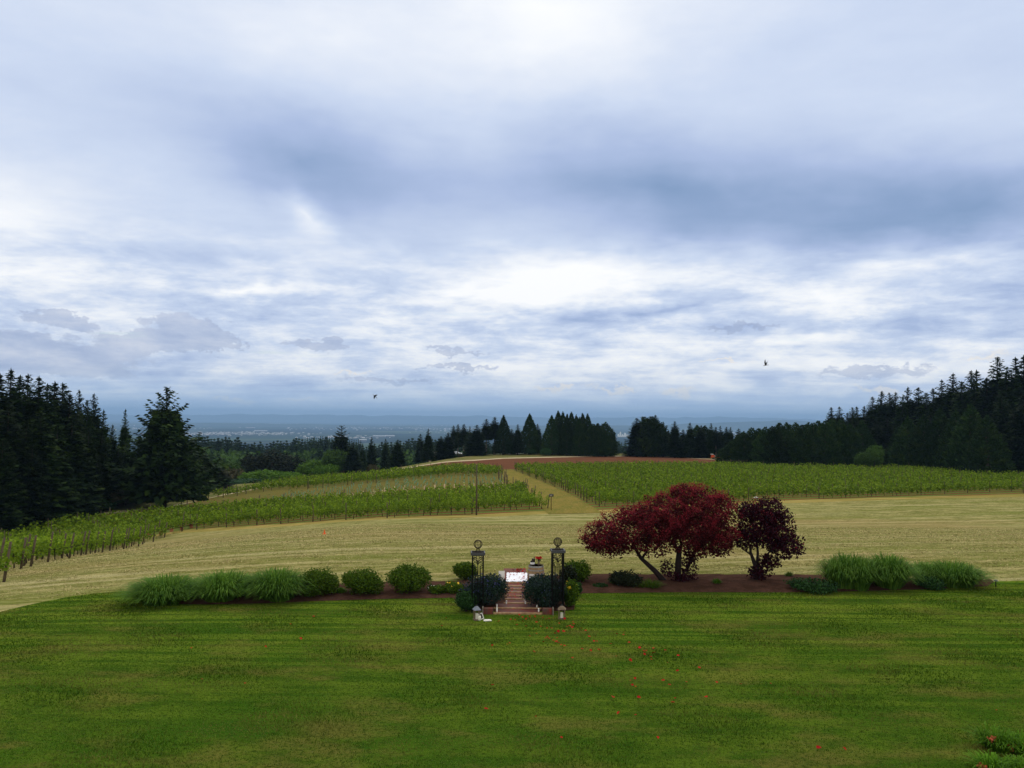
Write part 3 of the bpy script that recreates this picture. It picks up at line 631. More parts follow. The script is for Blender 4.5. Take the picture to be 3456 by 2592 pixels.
# ------------------------------------------------------------------ crest trees, centre
CT = [(1302, 1482, 262, 'spire0', 2.6), (1343, 1484, 232, 'fir1', 3.3), (1419, 1465, 300, 'fir0', 3.4), (1446, 1449, 240, 'spire1', 2.8), (1488, 1473, 250, 'fir2', 3.0), (1513, 1460, 252, 'fir3', 3.2),
      (1531, 1437, 285, 'firhi0', 2.6), (1546, 1433, 290, 'firhi1', 2.8), (1566, 1432, 280, 'firhi0', 3.2), (1586, 1440, 268, 'spire2', 2.7), (1609, 1435, 256, 'fir0', 4.2), (1642, 1415, 262, 'firhi1', 3.4), (1670, 1408, 266, 'firhi0', 3.3),
      (1700, 1400, 262, 'sequoia0', 4.0), (1727, 1448, 270, 'fir2', 2.6), (1748, 1433, 262, 'spire0', 2.8), (1788, 1395, 266, 'sequoia1', 4.6), (1814, 1431, 276, 'spire1', 3.2),
      (1862, 1400, 262, 'sequoia2', 4.2), (1884, 1385, 270, 'sequoia0', 4.2), (1900, 1388, 264, 'sequoia1', 3.8), (1914, 1396, 260, 'sequoia2', 3.4), (1929, 1388, 268, 'sequoia0', 3.8), (1945, 1399, 262, 'sequoia1', 3.4), (1955, 1406, 258, 'sequoia0', 2.8), (1966, 1393, 266, 'sequoia2', 3.6), (1983, 1395, 262, 'sequoia0', 3.8),
      (2003, 1430, 258, 'cedar0', 3.4), (2018, 1428, 262, 'cedar1', 3.0), (2032, 1430, 266, 'fir1', 3.0), (2044, 1424, 258, 'cedar2', 3.2), (2068, 1446, 270, 'spire2', 2.4),
      (2150, 1412, 262, 'fir0', 4.6), (2172, 1401, 268, 'pinemass', 5.0), (2196, 1400, 264, 'pinemass', 5.2), (2212, 1402, 268, 'fir2', 4.2), (2238, 1424, 262, 'spire0', 2.6),
      (2277, 1423, 258, 'fir3', 3.4), (2256, 1452, 268, 'fir1', 2.6), (2305, 1450, 262, 'fir0', 2.8), (2329, 1427, 258, 'fir1', 3.0), (2353, 1434, 264, 'cedar1', 2.8), (2366, 1436, 258, 'fir2', 2.8), (2379, 1436, 262, 'cedar0', 2.7), (2400, 1429, 266, 'spire1', 2.8),
      (2416, 1441, 262, 'firhi0', 2.2), (2431, 1438, 266, 'spire2', 2.6), (2452, 1441, 262, 'fir3', 2.8), (2466, 1442, 266, 'spire0', 2.6), (2493, 1447, 262, 'fir0', 2.8), (2510, 1455, 258, 'cedar2', 2.8)]
cnt = {}
NMS = {'sequ': ('sequoia_tree', 'dense pointed conifer'), 'ceda': ('cedar_tree', 'dense dark conifer'), 'pine': ('pine_tree', 'broad dark conifer'), 'fir': ('fir_tree', 'layered fir'), 'spir': ('spruce_tree', 'slender spired conifer'), 'firh': ('fir_tree', 'bare trunked high crowned fir')}
for (x, ty, d, k, w) in CT:
    key = k[:4] if k[:4] in NMS else 'fir'; nm, ds = NMS[key]
    zone = 'left of the pointed grove' if x < 1850 else ('in the pointed grove' if x < 2100 else 'right of the gap by the grove')
    L = ds + ' ' + zone; cnt[L] = cnt.get(L, 0) + 1; p, h = at_dist(x, d, ty)
    plant(nm, k, p, h, w * (.84 if k[:3] == 'seq' else 1.12), ORD[cnt[L] - 1] + ' ' + L, 'tree', 'conifers on the crest beyond the red soil')
# ------------------------------------------------------------------ right hedge of cedars and the right wood
RH = [(x, y + rl.uniform(-3, 4), 214 + rl.uniform(-4, 10), 3.2) for x, y in [(2462, 1500), (2488, 1478), (2512, 1462), (2538, 1440), (2562, 1446), (2584, 1438), (2608, 1434), (2630, 1424), (2655, 1428), (2685, 1426), (2708, 1436), (2728, 1427), (2745, 1428), (2762, 1416), (2785, 1420), (2808, 1414), (2836, 1418), (2868, 1428)]]
for i, (x, ty, d, w) in enumerate(RH):
    p, h = at_dist(x, d, ty); plant('cedar_tree', 'cedar%d' % (i % 3), p, h, w * 1.1, ORD[i] + ' cedar from the left in the dense hedge behind the right vines', 'tree', 'cedars of the hedge behind the right vines')
RC = [(2908, 1418, 205, 4.2), (3064, 1404, 196, 4.3), (3118, 1397, 194, 4.2), (3172, 1375, 194, 4.6), (3226, 1382, 190, 4.4), (3275, 1360, 186, 5.2), (3030, 1440, 200, 3.2), (3330, 1400, 180, 4.6)]
for i, (x, ty, d, w) in enumerate(RC):
    d += 22; p, h = at_dist(x, d, ty); plant('cedar_tree', 'sequoia%d' % (i % 3), p, h, w * 1.05, ORD[i] + ' rounded cedar standing before the tall right wood', 'tree', 'cedars before the right wood')
RW = [(2806, 1376, 236), (2834, 1374, 240), (2860, 1395, 232), (2876, 1376, 238), (2892, 1374, 244), (2918, 1372, 236), (2946, 1341, 230), (2976, 1320, 232), (3001, 1326, 236), (3022, 1326, 232), (3045, 1340, 226), (3064, 1307, 230), (3099, 1309, 228), (3124, 1327, 222), (3149, 1311, 224), (3178, 1284, 222), (3217, 1262, 218), (3246, 1290, 210), (3278, 1254, 214), (3296, 1252, 218), (3330, 1275, 206), (3366, 1207, 210), (3398, 1250, 202), (3427, 1209, 204), (3454, 1203, 200), (3500, 1195, 200), (3545, 1190, 205),
      (2960, 1420, 212), (2995, 1410, 214), (3140, 1400, 210), (3380, 1330, 190), (3420, 1380, 184), (3455, 1330, 182)]
for i, (x, ty, d) in enumerate(sorted(RW)):
    d += 26; p, h = at_dist(x, d, ty); plant('fir_tree', 'fir%d' % rl.randrange(4), p, h, h * rl.uniform(.23, .29), ORD[i] + ' fir from the left in the tall dark right wood', 'tree', 'firs of the tall right wood')
p, h = at_dist(2950, 208, 1488); plant('broadleaf_tree', 'broad0', p, h, 2.3, 'small light green leafy tree at the foot of the right wood', 'tree')
p, h = at_dist(2912, 207, 1516); plant('broadleaf_tree', 'broad1', p, h, 2.3, 'low leafy sapling left of the small light green tree', 'tree')
# dark undergrowth under the crest trees
ug = [(1345 + i * 26 + rl.uniform(-8, 8), 246 + rl.uniform(6, 30)) for i in range(20)] + [(1860 + i * 24, 262 + rl.uniform(0, 10)) for i in range(9)] + [(2120 + i * 22, 268 + rl.uniform(0, 14)) for i in range(17)]
for i, (x, d) in enumerate(ug):
    p, _ = at_dist(x, d); plant('bush', rl.choice(['greenscrub', 'greenscrub', 'scrub']), p, rl.uniform(1.4, 2.8), rl.uniform(1.8, 3), ORD[i % 49] + ' low bush from the left under the crest conifers', 'bush', 'bushes under the crest conifers')

# ------------------------------------------------------------------ valley wood on the left, 250 to 1300 m out
WK = [fir_mesh(200 + i, 18, 3.6, .04, 18, .2, .75, .25, .95, m='wood_far', fill=500) for i in range(3)] + [leaf_blob_mesh('crown', round_blobs(210 + i, 12, 11, 7), 1800, .85, 'oak', 210 + i) for i in range(2)]
kn = 0
def far_tree(k, p, h, w, label, group):
    o = link('conifer_tree' if k < 3 else 'broadleaf_tree', WK[k], None, p); o.scale = (w / (3.6 if k < 3 else 6.0),) * 2 + (h / (18 if k < 3 else 12),); o.rotation_euler = (0, 0, rl.uniform(0, 6.28)); tag(o, label, 'tree', group)
def top_line(x): return np.interp(x, [560, 700, 760, 880, 1000, 1090, 1180, 1240, 1300, 1400, 1600, 1850, 2100], [1490, 1478, 1476, 1500, 1486, 1480, 1496, 1506, 1498, 1482, 1490, 1500, 1495])
for row, (dist, dy, step) in enumerate([(640, 0, 11), (560, 14, 13), (480, 30, 15), (420, 50, 17), (360, 66, 21)]):
    x = 590 + row * 5
    while x < (2110 if row < 3 else 1520):
        if not (row > 2 and (840 < x < 900)):
            dd = dist * rl.uniform(.95, 1.06); p, h = at_dist(x, dd, float(top_line(x)) + dy + rl.uniform(-9, 9)); h = max(h, 9)
            k = rl.randrange(3) if (row < 2 or rl.random() < .45) else 3 + rl.randrange(2)
            far_tree(k, p, h, (.20 if k < 3 else .42) * h * rl.uniform(.9, 1.2), ('dark conifer' if k < 3 else 'green leafy tree') + ' in the %s rank of the valley wood' % ('farthest', 'second farthest', 'middle', 'second nearest', 'nearest')[row], 'trees of the valley wood')
        x += step * rl.uniform(.75, 1.25)
# a farther wooded knoll
for i in range(26):
    x = 1030 + i * 7.5; p, h = at_dist(x, 1250 + rl.uniform(-60, 60), 1474 + abs(x - 1090) * .10 + rl.uniform(-3, 5)); far_tree(rl.randrange(3), p, max(h, 14), 5.5, 'tiny conifer on the far wooded knoll', 'conifers of the far knoll')
VT = [('tree', 'dome', 918, 1519, 268, 10.5, 'round almost black tree below the valley wood'), ('bush', 'bush', 895, 1585, 232, 8, 'wide bright green thicket under the round black tree'), ('bush', 'bush', 965, 1592, 226, 6, 'bright green bush at the right end of the thicket'),
      ('bush', 'bush', 1062, 1552, 262, 7.0, 'rounded bright green bush by the vineyard edge'), ('bush', 'bush', 1100, 1566, 250, 5, 'smaller green bush right of the rounded bright one'), ('bush', 'scrub', 785, 1578, 236, 5, 'bare greyish brush left of the bright green thicket'),
      ('bush', 'scrub', 1258, 1566, 255, 2.2, 'reddish brush by the end of the red soil'), ('tree', 'tiers', 1153, 1438, 262, 5.2, 'sparse conifer with ragged open tiers against the plain'), ('tree', 'fir2', 1192, 1495, 250, 4.2, 'dark fir just right of the ragged tiered conifer'),
      ('tree', 'broad0', 1140, 1500, 256, 5, 'green leafy tree in front of the ragged tiered conifer'), ('tree', 'spire1', 1255, 1476, 268, 3.2, 'slim conifer between the ragged conifer and the crest trees'), ('tree', 'spire2', 1224, 1498, 262, 2.6, 'short slim conifer right of the dark fir'),
      ('tree', 'broad1', 745, 1545, 240, 6, 'leafy tree between the lone fir and the brush'), ('bush', 'greenscrub', 820, 1615, 215, 6, 'long green bush below the greyish brush'), ('bush', 'greenscrub', 760, 1620, 208, 6, 'green bush left of the long green bush'), ('bush', 'greenscrub', 1012, 1600, 232, 3, 'small green bush by the pale gap')]
for (nm, k, x, ty, d, w, lab) in VT:
    p, h = at_dist(x, d, ty); plant({'tree': 'broadleaf_tree' if k[:2] in ('do', 'br') else 'conifer_tree', 'bush': 'bush'}[nm], k, p, h, w, lab, nm)

# ------------------------------------------------------------------ vines
def inside(poly, x, y):
    c = False; n = len(poly)
    for i in range(n):
        x1, y1 = poly[i]; x2, y2 = poly[(i + 1) % n]
        if (y1 > y) != (y2 > y) and x < (x2 - x1) * (y - y1) / (y2 - y1) + x1: c = not c
    return c
def gp(pts): return [tuple(hit(*p)[:2]) for p in pts]
BL = {
 'A': gp([(-180, 1995), (0, 1950), (300, 1872), (600, 1791), (887, 1772), (1004, 1765), (1320, 1749), (1589, 1735), (1862, 1722), (1790, 1673), (1746, 1647), (1721, 1660), (1300, 1690), (900, 1707), (560, 1738), (300, 1765), (0, 1785), (-180, 1800)]),
 'Y': gp([(1738, 1647), (1719, 1661), (1300, 1691), (900, 1708), (860, 1700), (1000, 1655), (1300, 1627), (1708, 1606), (1712, 1626)]),
 'B': gp([(560, 1712), (700, 1690), (920, 1655), (1300, 1627), (1703, 1606), (1682, 1594), (1676, 1587), (1300, 1604), (1000, 1625), (700, 1683), (560, 1704)]),
 'C': gp([(2030, 1716), (2489, 1693), (2640, 1686), (3134, 1672), (3456, 1664), (3800, 1656), (3800, 1600), (3456, 1596), (2700, 1586), (2440, 1578), (2100, 1577), (1724, 1584), (1770, 1603), (1842, 1630), (1915, 1664), (1991, 1700)])}
ca, sa = math.cos(ANG), math.sin(ANG)
vines, posts, young = [], [], []
rv = random.Random(9)
for bk, poly in BL.items():
    P = np.array(poly); rel = P - RO[:2]; along = rel[:, 0] * ca + rel[:, 1] * sa; perp = -rel[:, 0] * sa + rel[:, 1] * ca
    for k in range(int(math.floor(perp.min() / SP)) - 1, int(perp.max() / SP) + 2):
        run = None; s = along.min() - 1
        while s < along.max() + 1.8:
            x = RO[0] + s * ca - k * SP * sa; y = RO[1] + s * sa + k * SP * ca; ok = inside(poly, x, y)
            if ok and run is None: run = s
            if (not ok or s >= along.max()) and run is not None:
                n = max(1, int((s - run) / 1.8))
                for i in range(n):
                    q = run + i * 1.8 + 0.9; xx = RO[0] + q * ca - k * SP * sa; yy = RO[1] + q * sa + k * SP * ca
                    (young if bk == 'Y' else vines).append((xx, yy, bk, k))
                step = 3 if bk != 'Y' else 6
                for i in sorted(set(list(range(0, n - 1, step)) + [n])) if bk != 'Y' else [n]:
                    q = run + i * 1.8; posts.append((RO[0] + q * ca - k * SP * sa, RO[1] + q * sa + k * SP * ca, bk, k, 'start' if i == 0 else ('end' if i == n else 'mid')))
                run = None
            s += 0.9
def cdist(p): return math.hypot(p[0], p[1])
def inview(p): return abs(p[0]) < p[1] * 0.672 + 1.5
def vine_leaf_pts(n, r, w=1.0, h0=.48, h1=1.38):
    P = np.stack([r.uniform(-1.0, 1.0, n) * w, r.normal(0, .21, n), h0 + (h1 - h0) * r.beta(1.4, 1.4, n)], 1)
    k = int(n * .14); P[:k, 2] = h1 + r.uniform(-.05, .26, k)       # shoots poking out
    P[:, 2] += 0.16 * np.sin(P[:, 0] * 5 + r.uniform(0, 6)); return P
VM = []
for i in range(6):
    r = np.random.default_rng(300 + i); P = vine_leaf_pts(300, r, 1.1); V, F = leaves_at(P, .10, r, .8, .2); cm = mesh_np('leaves', V, F, M['vine'])
    b = MB(); q = random.Random(i); b.tube([(0, 0, -.1), (q.uniform(-.05, .05), 0, .35), (q.uniform(-.12, .12), 0, .75), (q.uniform(-.1, .1), 0, 1.0)], [.045, .035, .03, .02], 6)
    for sgn in (-1, 1): b.tube([(0, 0, .74), (sgn * .35, 0, .86), (sgn * .85, 0, .86)], [.022, .018, .012], 5)
    VM.append((cm, b.mesh('trunk', M['bark_dark'], True)))
vis = [v for v in vines if inview(v)]; vis.sort(key=cdist); near = vis[:300]; ns = set(near); farv = [v for v in vines if v not in ns]
BN = {'A': 'left block below the path', 'B': 'upper left block', 'C': 'right block', 'Y': 'young planting'}
RK = {b_: sorted(set(v[3] for v in vines + young if v[2] == b_)) for b_ in BL}
def rowname(bk, k): return ORD[min(RK[bk].index(k) if k in RK[bk] else 0, 48)]
for i, (x, y, bk, k) in enumerate(near):
    z = float(H(x, y)); e = empty('grape_vine', (x, y, z), ANG + (math.pi if rv.random() < .5 else 0), 'leafy green grape vine in the %s row of the %s' % (rowname(bk, k), BN[bk]), 'grape vine', 'grape vines nearest the hay field')
    c, t = VM[rv.randrange(6)]; s = rv.uniform(.9, 1.15)
    link('trunk', t, e); o = link('leaves', c, e); o.scale = (1, 1, s)
def merge(tm, xs, scale=True):
    n = len(tm[0]); return None
def scatter_np(items, base_list, name, m, kindname='stuff', label=None, cat=None, zs=(.9, 1.15), rot=True):
    Vs = []; Fs = []; off = 0; r = random.Random(4)
    for it in items:
        V, F = base_list[r.randrange(len(base_list))]; x, y = it[0], it[1]; a = (ANG + (math.pi if r.random() < .5 else 0)) if rot else r.uniform(0, 6.28)
        c, s = math.cos(a), math.sin(a); k = r.uniform(*zs)
        W = np.stack([x + V[:, 0] * c - V[:, 1] * s, y + V[:, 0] * s + V[:, 1] * c, float(H(x, y)) + V[:, 2] * k], 1)
        Vs.append(W); Fs.append(F + off); off += len(V)
    o = link(name, mesh_np(name, np.concatenate(Vs), np.concatenate(Fs), m)); tag(o, label, cat, None, kindname); return o
bl = []
for i in range(8):
    r = np.random.default_rng(330 + i); bl.append(leaves_at(vine_leaf_pts(95, r, 1.12), .165, r, .8, .2))
scatter_np(farv, bl, 'vine_rows', M['vine'], label='green vine rows receding behind the nearest vines over both blocks', cat='vines')
tb = MB(); tb.tube([(0, 0, -.1), (.03, 0, .4), (0, 0, .85)], [.04, .035, .03], 4, False)
scatter_np([v for v in farv if cdist(v) < 150], [(np.array(tb.v), np.array(tb.f))], 'vine_trunks', M['bark_dark'], label='dark trunks under the farther vine rows', cat='vine trunks')
# posts: 300 nearest as things, the rest one mass
pm = MB(); pm.tube([(0, 0, -.3), (0, 0, 1.0), (0.02, 0, 1.95)], [.055, .05, .045], 7); PME = pm.mesh('vine_post', M['post'], True)
pe = MB(); pe.tube([(0, 0, -.3), (0.02, 0, 1.0), (0.05, 0, 2.0)], [.075, .07, .06], 8); PEE = pe.mesh('vine_post', M['post'], True)
PGE = pe.mesh('vine_post', M['post_grey'], True)
pv = [p for p in posts if inview(p)]; pv.sort(key=lambda p: cdist(p) * (.8 if p[4] != 'mid' else 1)); nearp = pv[:300]; nps = set(nearp)
for (x, y, bk, k, e) in nearp:
    end = e != 'mid'; o = link('vine_post', PEE if end else PME, None, (x, y, float(H(x, y)))); o.rotation_euler = (rv.uniform(-.03, .03), rv.uniform(-.03, .03) + (0.10 if e == 'end' and bk == 'A' else 0), ANG + (math.pi if e == 'start' else 0))
    o.scale = (1, 1, rv.uniform(.93, 1.06))
    tag(o, ('thick weathered end post' if end else 'thin wooden stake') + ' in the %s row of the %s' % (rowname(bk, k), BN[bk]), 'post', 'posts of the vine rows')
pb = MB(); pb.tube([(0, 0, -.2), (0.02, 0, 1.98)], [.06, .05], 5, False)
scatter_np([p for p in posts if p not in nps], [(np.array(pb.v), np.array(pb.f))], 'vine_posts', M['post'], label='thin posts standing up through the farther vine rows', cat='posts', zs=(.92, 1.12))
# young planting with grow tubes
yv = sorted([v for v in young if inview(v)], key=cdist)
yt = MB(); yt.tube([(0, 0, 0), (0, 0, .75)], [.075, .07], 8); YT = [yt.mesh('grow_tube', M['tube_w']), yt.mesh('grow_tube', M['tube_g'])]
yl = [leaves_at(np.stack([np.random.default_rng(5 + i).normal(0, .16, 16), np.random.default_rng(15 + i).normal(0, .16, 16), np.random.default_rng(25 + i).uniform(.7, 1.15, 16)], 1), .09, np.random.default_rng(i), .8) for i in range(4)]
YL = [mesh_np('leaves', V, F, M['young']) for V, F in yl]
ymin = min(abs(v[3]) for v in yv) if yv else 0
kk = sorted(set(v[3] for v in yv))
for (x, y, bk, k) in yv[:300]:
    g = kk.index(k) >= 6; e = empty('young_vine', (x, y, float(H(x, y))), rv.uniform(0, 6), ('young vine in a pale green sleeve' if g else 'young vine in a tan paper sleeve') + ', %s row of the bare planting strip' % ORD[kk.index(k)], 'young vine', 'young vines in sleeves')
    o = link('grow_tube', YT[1 if g else 0], e); o.scale = (1, 1, rv.uniform(.6, 1.1) * (.8 if g else 1)); o.rotation_euler = (rv.uniform(-.1, .1), rv.uniform(-.1, .1), 0)
    if rv.random() < .6: link('leaves', YL[rv.randrange(4)], e)

# ------------------------------------------------------------------ vineyard odds and ends
p = hit(1608, 1738); d = cdist(p); _, h = at_dist(1606, d, 1568)
b = MB(); b.tube([(0, 0, -.5), (0, 0, h * .5), (-.03, 0, h)], [.11, .095, .07], 8); o = b.build('wooden_pole', M['post'], None, p, True)
tag(o, 'tall slim wooden pole rising from the front row of the left vines', 'pole')
# vineyard name sign
p = hit(1860, 1722); _, h = at_dist(1859, cdist(p), 1667)
s_ = empty('sign', p, 0, 'small black name sign with two white lines on a brown post beside the path', 'sign')
MB().box((0, 0, h / 2 - .15), (.09, .09, h + .3)).build('post', M['signpost'], s_)
MB().box((0, -.07, h - .17), (.62, .03, .34)).build('board', M['signblack'], s_)
fin = MB(); fin.tube([(0, -.07, h), (0, -.07, h + .1)], [.025, .008], 6); fin.build('finial', M['iron'], s_)
rt = random.Random(2); t1 = MB(); x = -.27
while x < .25:
    w = rt.uniform(.018, .03); hh = rt.choice([.03, .03, .045]); t1.box((x, -.09, h - .125 + hh / 2 - .015), (w, .006, hh)); x += w + .008
x = -.13
while x < .12:
    w = rt.uniform(.02, .035); hh = rt.choice([.05, .035, .03]); t1.box((x, -.09, h - .24 + hh / 2 - .015), (w, .006, hh)); x += w + .007
t1.build('lettering', M['white'], s_)
# marker cone in the hay
p = hit(1095, 1803); c = empty('marker_cone', p, 0, 'tiny bright orange cone alone in the hay field', 'cone')
b = MB(); b.lathe([(.10, .02), (.085, .06), (.02, .38), (.012, .39)], 12); b.build('cone', M['cone'], c); b = MB(); b.box((0, 0, .012), (.27, .27, .024)); b.build('base', M['cone'], c)
# white bag near the right vines
p = hit(2551, 1681); r = np.random.default_rng(8); b = MB(); b.lathe([(.20, 0), (.27, .05), (.22, .12), (.10, .20), (.05, .26)], 11)
me = b.mesh('bag', M['white'], True)
for v in me.vertices: v.co += Vector((r.normal(0, .04), r.normal(0, .03), r.normal(0, .015))); v.co.x *= 1.4
tag(link('bag', me, None, p), 'crumpled white bag dropped under the first row of the right vines', 'bag')
# grey fence posts by the left wood
for i, (x, y0, y1) in enumerate([(26, 1752, 1728), (62, 1750, 1732), (68, 1750, 1733), (82, 1750, 1732), (100, 1748, 1730), (112, 1747, 1727), (125, 1746, 1732), (135, 1746, 1730), (150, 1745, 1722), (168, 1744, 1728), (186, 1742, 1724)]):
    p = hit(x, y0 + 12); o = link('fence_post', PGE, None, p); _, hh = at_dist(x, cdist(p), y1); o.scale = (1, 1, hh / 2.0); tag(o, ORD[i] + ' pale grey fence post from the left before the left wood', 'post', 'grey fence posts by the left wood')
# wire fence behind right vines
fa = hit(2440, 1578); fb = hit(3620, 1583); fr = empty('wire_fence', fa, 0, 'long thin dark rail fence between the right vines and the wood', 'fence')
def fpt(t):
    x, y = fa[0] + (fb[0] - fa[0]) * t, fa[1] + (fb[1] - fa[1]) * t; return np.array([x, y, float(H(x, y))])
rail = MB()
for zz in (.9, 1.75): rail.tube([fpt(t) - fa + np.array([0, 0, zz]) for t in np.linspace(0, 1, 30)], .035, 4)
rail.build('rail', M['post'], fr)
FP = MB(); FP.tube([(0, 0, -.2), (0, 0, 2.1)], .07, 6); fpm = FP.mesh('fence_post', M['post'])
for t in np.linspace(0, 1, 46): link('fence_post', fpm, fr, fpt(t) - fa)

# ------------------------------------------------------------------ buildings beyond the crest
def gable(name, loc, L, W, h, rh, rz, wall, roof, label, win=2):
    e = empty(name, loc, rz, label, 'building', 'farm buildings beyond the crest')
    MB().box((0, 0, h / 2 - 2), (L, W, h + 4)).build('wall', wall, e)
    b = MB(); o = .35; hx, hy = L / 2 + o, W / 2 + o
    b.add([(-hx, -hy, h - .1), (hx, -hy, h - .1), (hx, hy, h - .1), (-hx, hy, h - .1), (-hx, 0, h + rh), (hx, 0, h + rh)], [(0, 1, 5, 4), (3, 4, 5, 2), (0, 4, 3), (1, 2, 5), (3, 2, 1, 0)]); b.build('roof', roof, e)
    for i in range(win):
        x = -L / 2 + (i + .5) * L / win; MB().box((x, -W / 2 - .04, h * .55), (1.0, .08, 1.2)).build('window', M['glass'], e)
    return e
def bld(x, ytop, dist, L, W, rh, rz, wall, roof, label, win=2):
    p, h = at_dist(x, dist, ytop); return gable('farm_building', p, L, W, h - rh, rh, rz, wall, roof, label, win)
bld(1534, 1523, 300, 5.0, 4.5, 1.6, 1.25, M['house_white'], M['roof_light'], 'white gabled house glimpsed left of the bare trunked firs', 2)
bld(1549, 1528, 303, 4.5, 4, .6, .1, M['house_white'], M['roof_light'], 'low white annexe right of the white gabled house', 1)
bld(1475, 1524, 330, 7, 4, .8, .1, M['house_tan'], M['roof_light'], 'low shed with a light roof far left among the crest trees', 2)
bld(1668, 1520, 282, 3.6, 3.5, .6, .1, M['house_green'], M['roof_grey'], 'pale green shed between two bare trunks', 1)
bld(1615, 1520, 300, 4.5, 4, .7, .2, M['house_tan'], M['roof_light'], 'tan shed behind the tall layered fir', 1)
bld(1735, 1528, 284, 9, 4, .8, .05, M['house_tan'], M['roof_grey'], 'long low tan shed behind the slender conifers', 3)
bld(1770, 1516, 282, 2.6, 3.5, .5, .1, M['house_green'], M['roof_light'], 'narrow pale green shed left of the wide pointed conifer', 1)
bld(1826, 1520, 280, 4.2, 4, .8, .2, M['house_green'], M['roof_grey'], 'pale green cottage with lit slats left of the close grove', 3)
# orange vehicle on the track
p, _ = at_dist(2415, 262, 1545); p = hit(2415, 1550); sc_ = cdist(p) * 29 / FPX / 2.9
v = empty('utility_vehicle', p, -.12, 'small orange vehicle parked at the right end of the pale track', 'vehicle'); v.scale = (sc_,) * 3
b = MB(); prof = [(-1.45, .35), (-1.45, .95), (-1.30, 1.30), (-.75, 1.42), (-.1, 1.15), (.75, 1.0), (1.25, .82), (1.45, .55), (1.42, .32), (-1.3, .28)]
n = len(prof); vs_ = [(x, y, z) for y in (-.65, .65) for x, z in prof]; b.add(vs_, [tuple(range(n)), tuple(reversed(range(n, 2 * n)))] + [(i, i + n, (i + 1) % n + n, (i + 1) % n) for i in range(n)]); b.build('body', M['vehicle'], v)
b = MB(); b.add([(-.42, -.67, 1.16), (.75, -.67, .92), (.75, -.67, 1.02), (-.38, -.67, 1.27)], [(0, 1, 2, 3)]); b.box((0.16, -.665, 1.08), (1.15, .02, .14), 0, 1, 0); b.build('windscreen', M['rim'], v)
b = MB(); b.box((-1.1, 0, 1.62), (1.0, 1.3, .07)); b.build('canopy', M['white'], v)
b = MB(); [b.tube([(xx, yy, 1.2), (xx, yy, 1.6)], .03, 6) for xx in (-1.3, -.75) for yy in (-.6, .6)]; b.build('canopy_post', M['iron'], v)
for xx in (-.6, .85):
    for yy in (-.66, .66):
        b = MB(); b.tube([(xx, yy - .11, .30), (xx, yy + .11, .30)], .31, 16); w_ = b.build('wheel', M['rubber'], v); b = MB(); b.tube([(xx, yy - .13, .30), (xx, yy + .13, .30)], .2, 14); b.build('rim', M['rim'], w_)
# ------------------------------------------------------------------ towns and woods on the plain
rt = np.random.default_rng(44); Vs, Fs, off = [], [], 0
cl = [(rt.uniform(-.55, .6), 10 ** rt.uniform(3.72, 4.32)) for _ in range(46)]
for i in range(2600):
    cx, cd = cl[rt.integers(46)]; yy = cd + rt.normal(0, cd * .05); xx = cx * cd + rt.normal(0, cd * .03)
    if yy < 6500 or yy > 26000: continue
    w, dp, h = rt.uniform(8, 34) * (yy / 12000) ** .4, rt.uniform(8, 20), rt.uniform(4, 8); z = float(H(xx, yy))
    c = [(-w, -dp, 0), (w, -dp, 0), (w, dp, 0), (-w, dp, 0), (-w, -dp, h), (w, -dp, h), (w, dp, h), (-w, dp, h), (-w, 0, h * 1.35), (w, 0, h * 1.35)]
    Vs.append(np.array(c) * [.5, .5, 1] + [xx, yy, z - .5]); F = np.array([(0, 1, 5, 4), (1, 2, 6, 5), (2, 3, 7, 6), (3, 0, 4, 7), (4, 5, 9, 8), (8, 9, 6, 7)]); Fs.append(F + off); off += 10
o = link('distant_town', mesh_np('distant_town', np.concatenate(Vs), np.concatenate(Fs), M['town'])); tag(o, 'scattered pale roofs of towns across the hazy plain', 'town', None, 'stuff')
for i, (x, y, wpx, lab) in enumerate([(880, 1457, 40, 'long white warehouse roof on the plain above the left wood'), (1280, 1476, 40, 'wide pale warehouse on the plain left of the crest trees'), (1225, 1490, 22, 'bright low warehouse right of the ragged tiered conifer'), (1316, 1475, 30, 'white warehouse just left of the slim crest conifer'), (845, 1446, 28, 'thin far warehouse near the skyline of the plain')]):
    p = hit(x, y); L = wpx * cdist(p) / FPX
    e = empty('warehouse', p, 0, lab, 'warehouse', 'large warehouses on the plain'); MB().box((0, 0, 6), (L, L * .35, 12)).build('wall', M['roof_grey'], e)
    b = MB(); hx, hy = L / 2 + 2, L * .175 + 2; b.add([(-hx, -hy, 12), (hx, -hy, 12), (hx, hy, 12), (-hx, hy, 12), (-hx, 0, 17), (hx, 0, 17)], [(0, 1, 5, 4), (3, 4, 5, 2), (0, 4, 3), (1, 2, 5)]); b.build('roof', M['roof_light'], e)
# white works with silos seen through the gap
p = hit(2103, 1474); s1 = cdist(p) / FPX
e = empty('grain_works', p, 0, 'cluster of white silos and a peaked hall seen through the gap in the crest trees', 'building')
for i, (dx, w, h) in enumerate([(-16, 5, 10), (-9, 6, 17), (-2, 5, 9), (6, 7, 14), (13, 5, 9), (18, 4, 7)]):
    b = MB(); b.lathe([(w * s1 / 2, 0), (w * s1 / 2, h * s1 * .7), (w * s1 * .1, h * s1)], 12, (dx * s1, 0, 0)); b.build('silo', M['house_white'], e)
b = MB(); b.box((0, -4 * s1, 2 * s1), (36 * s1, 6 * s1, 4 * s1)); b.build('hall', M['house_white'], e)

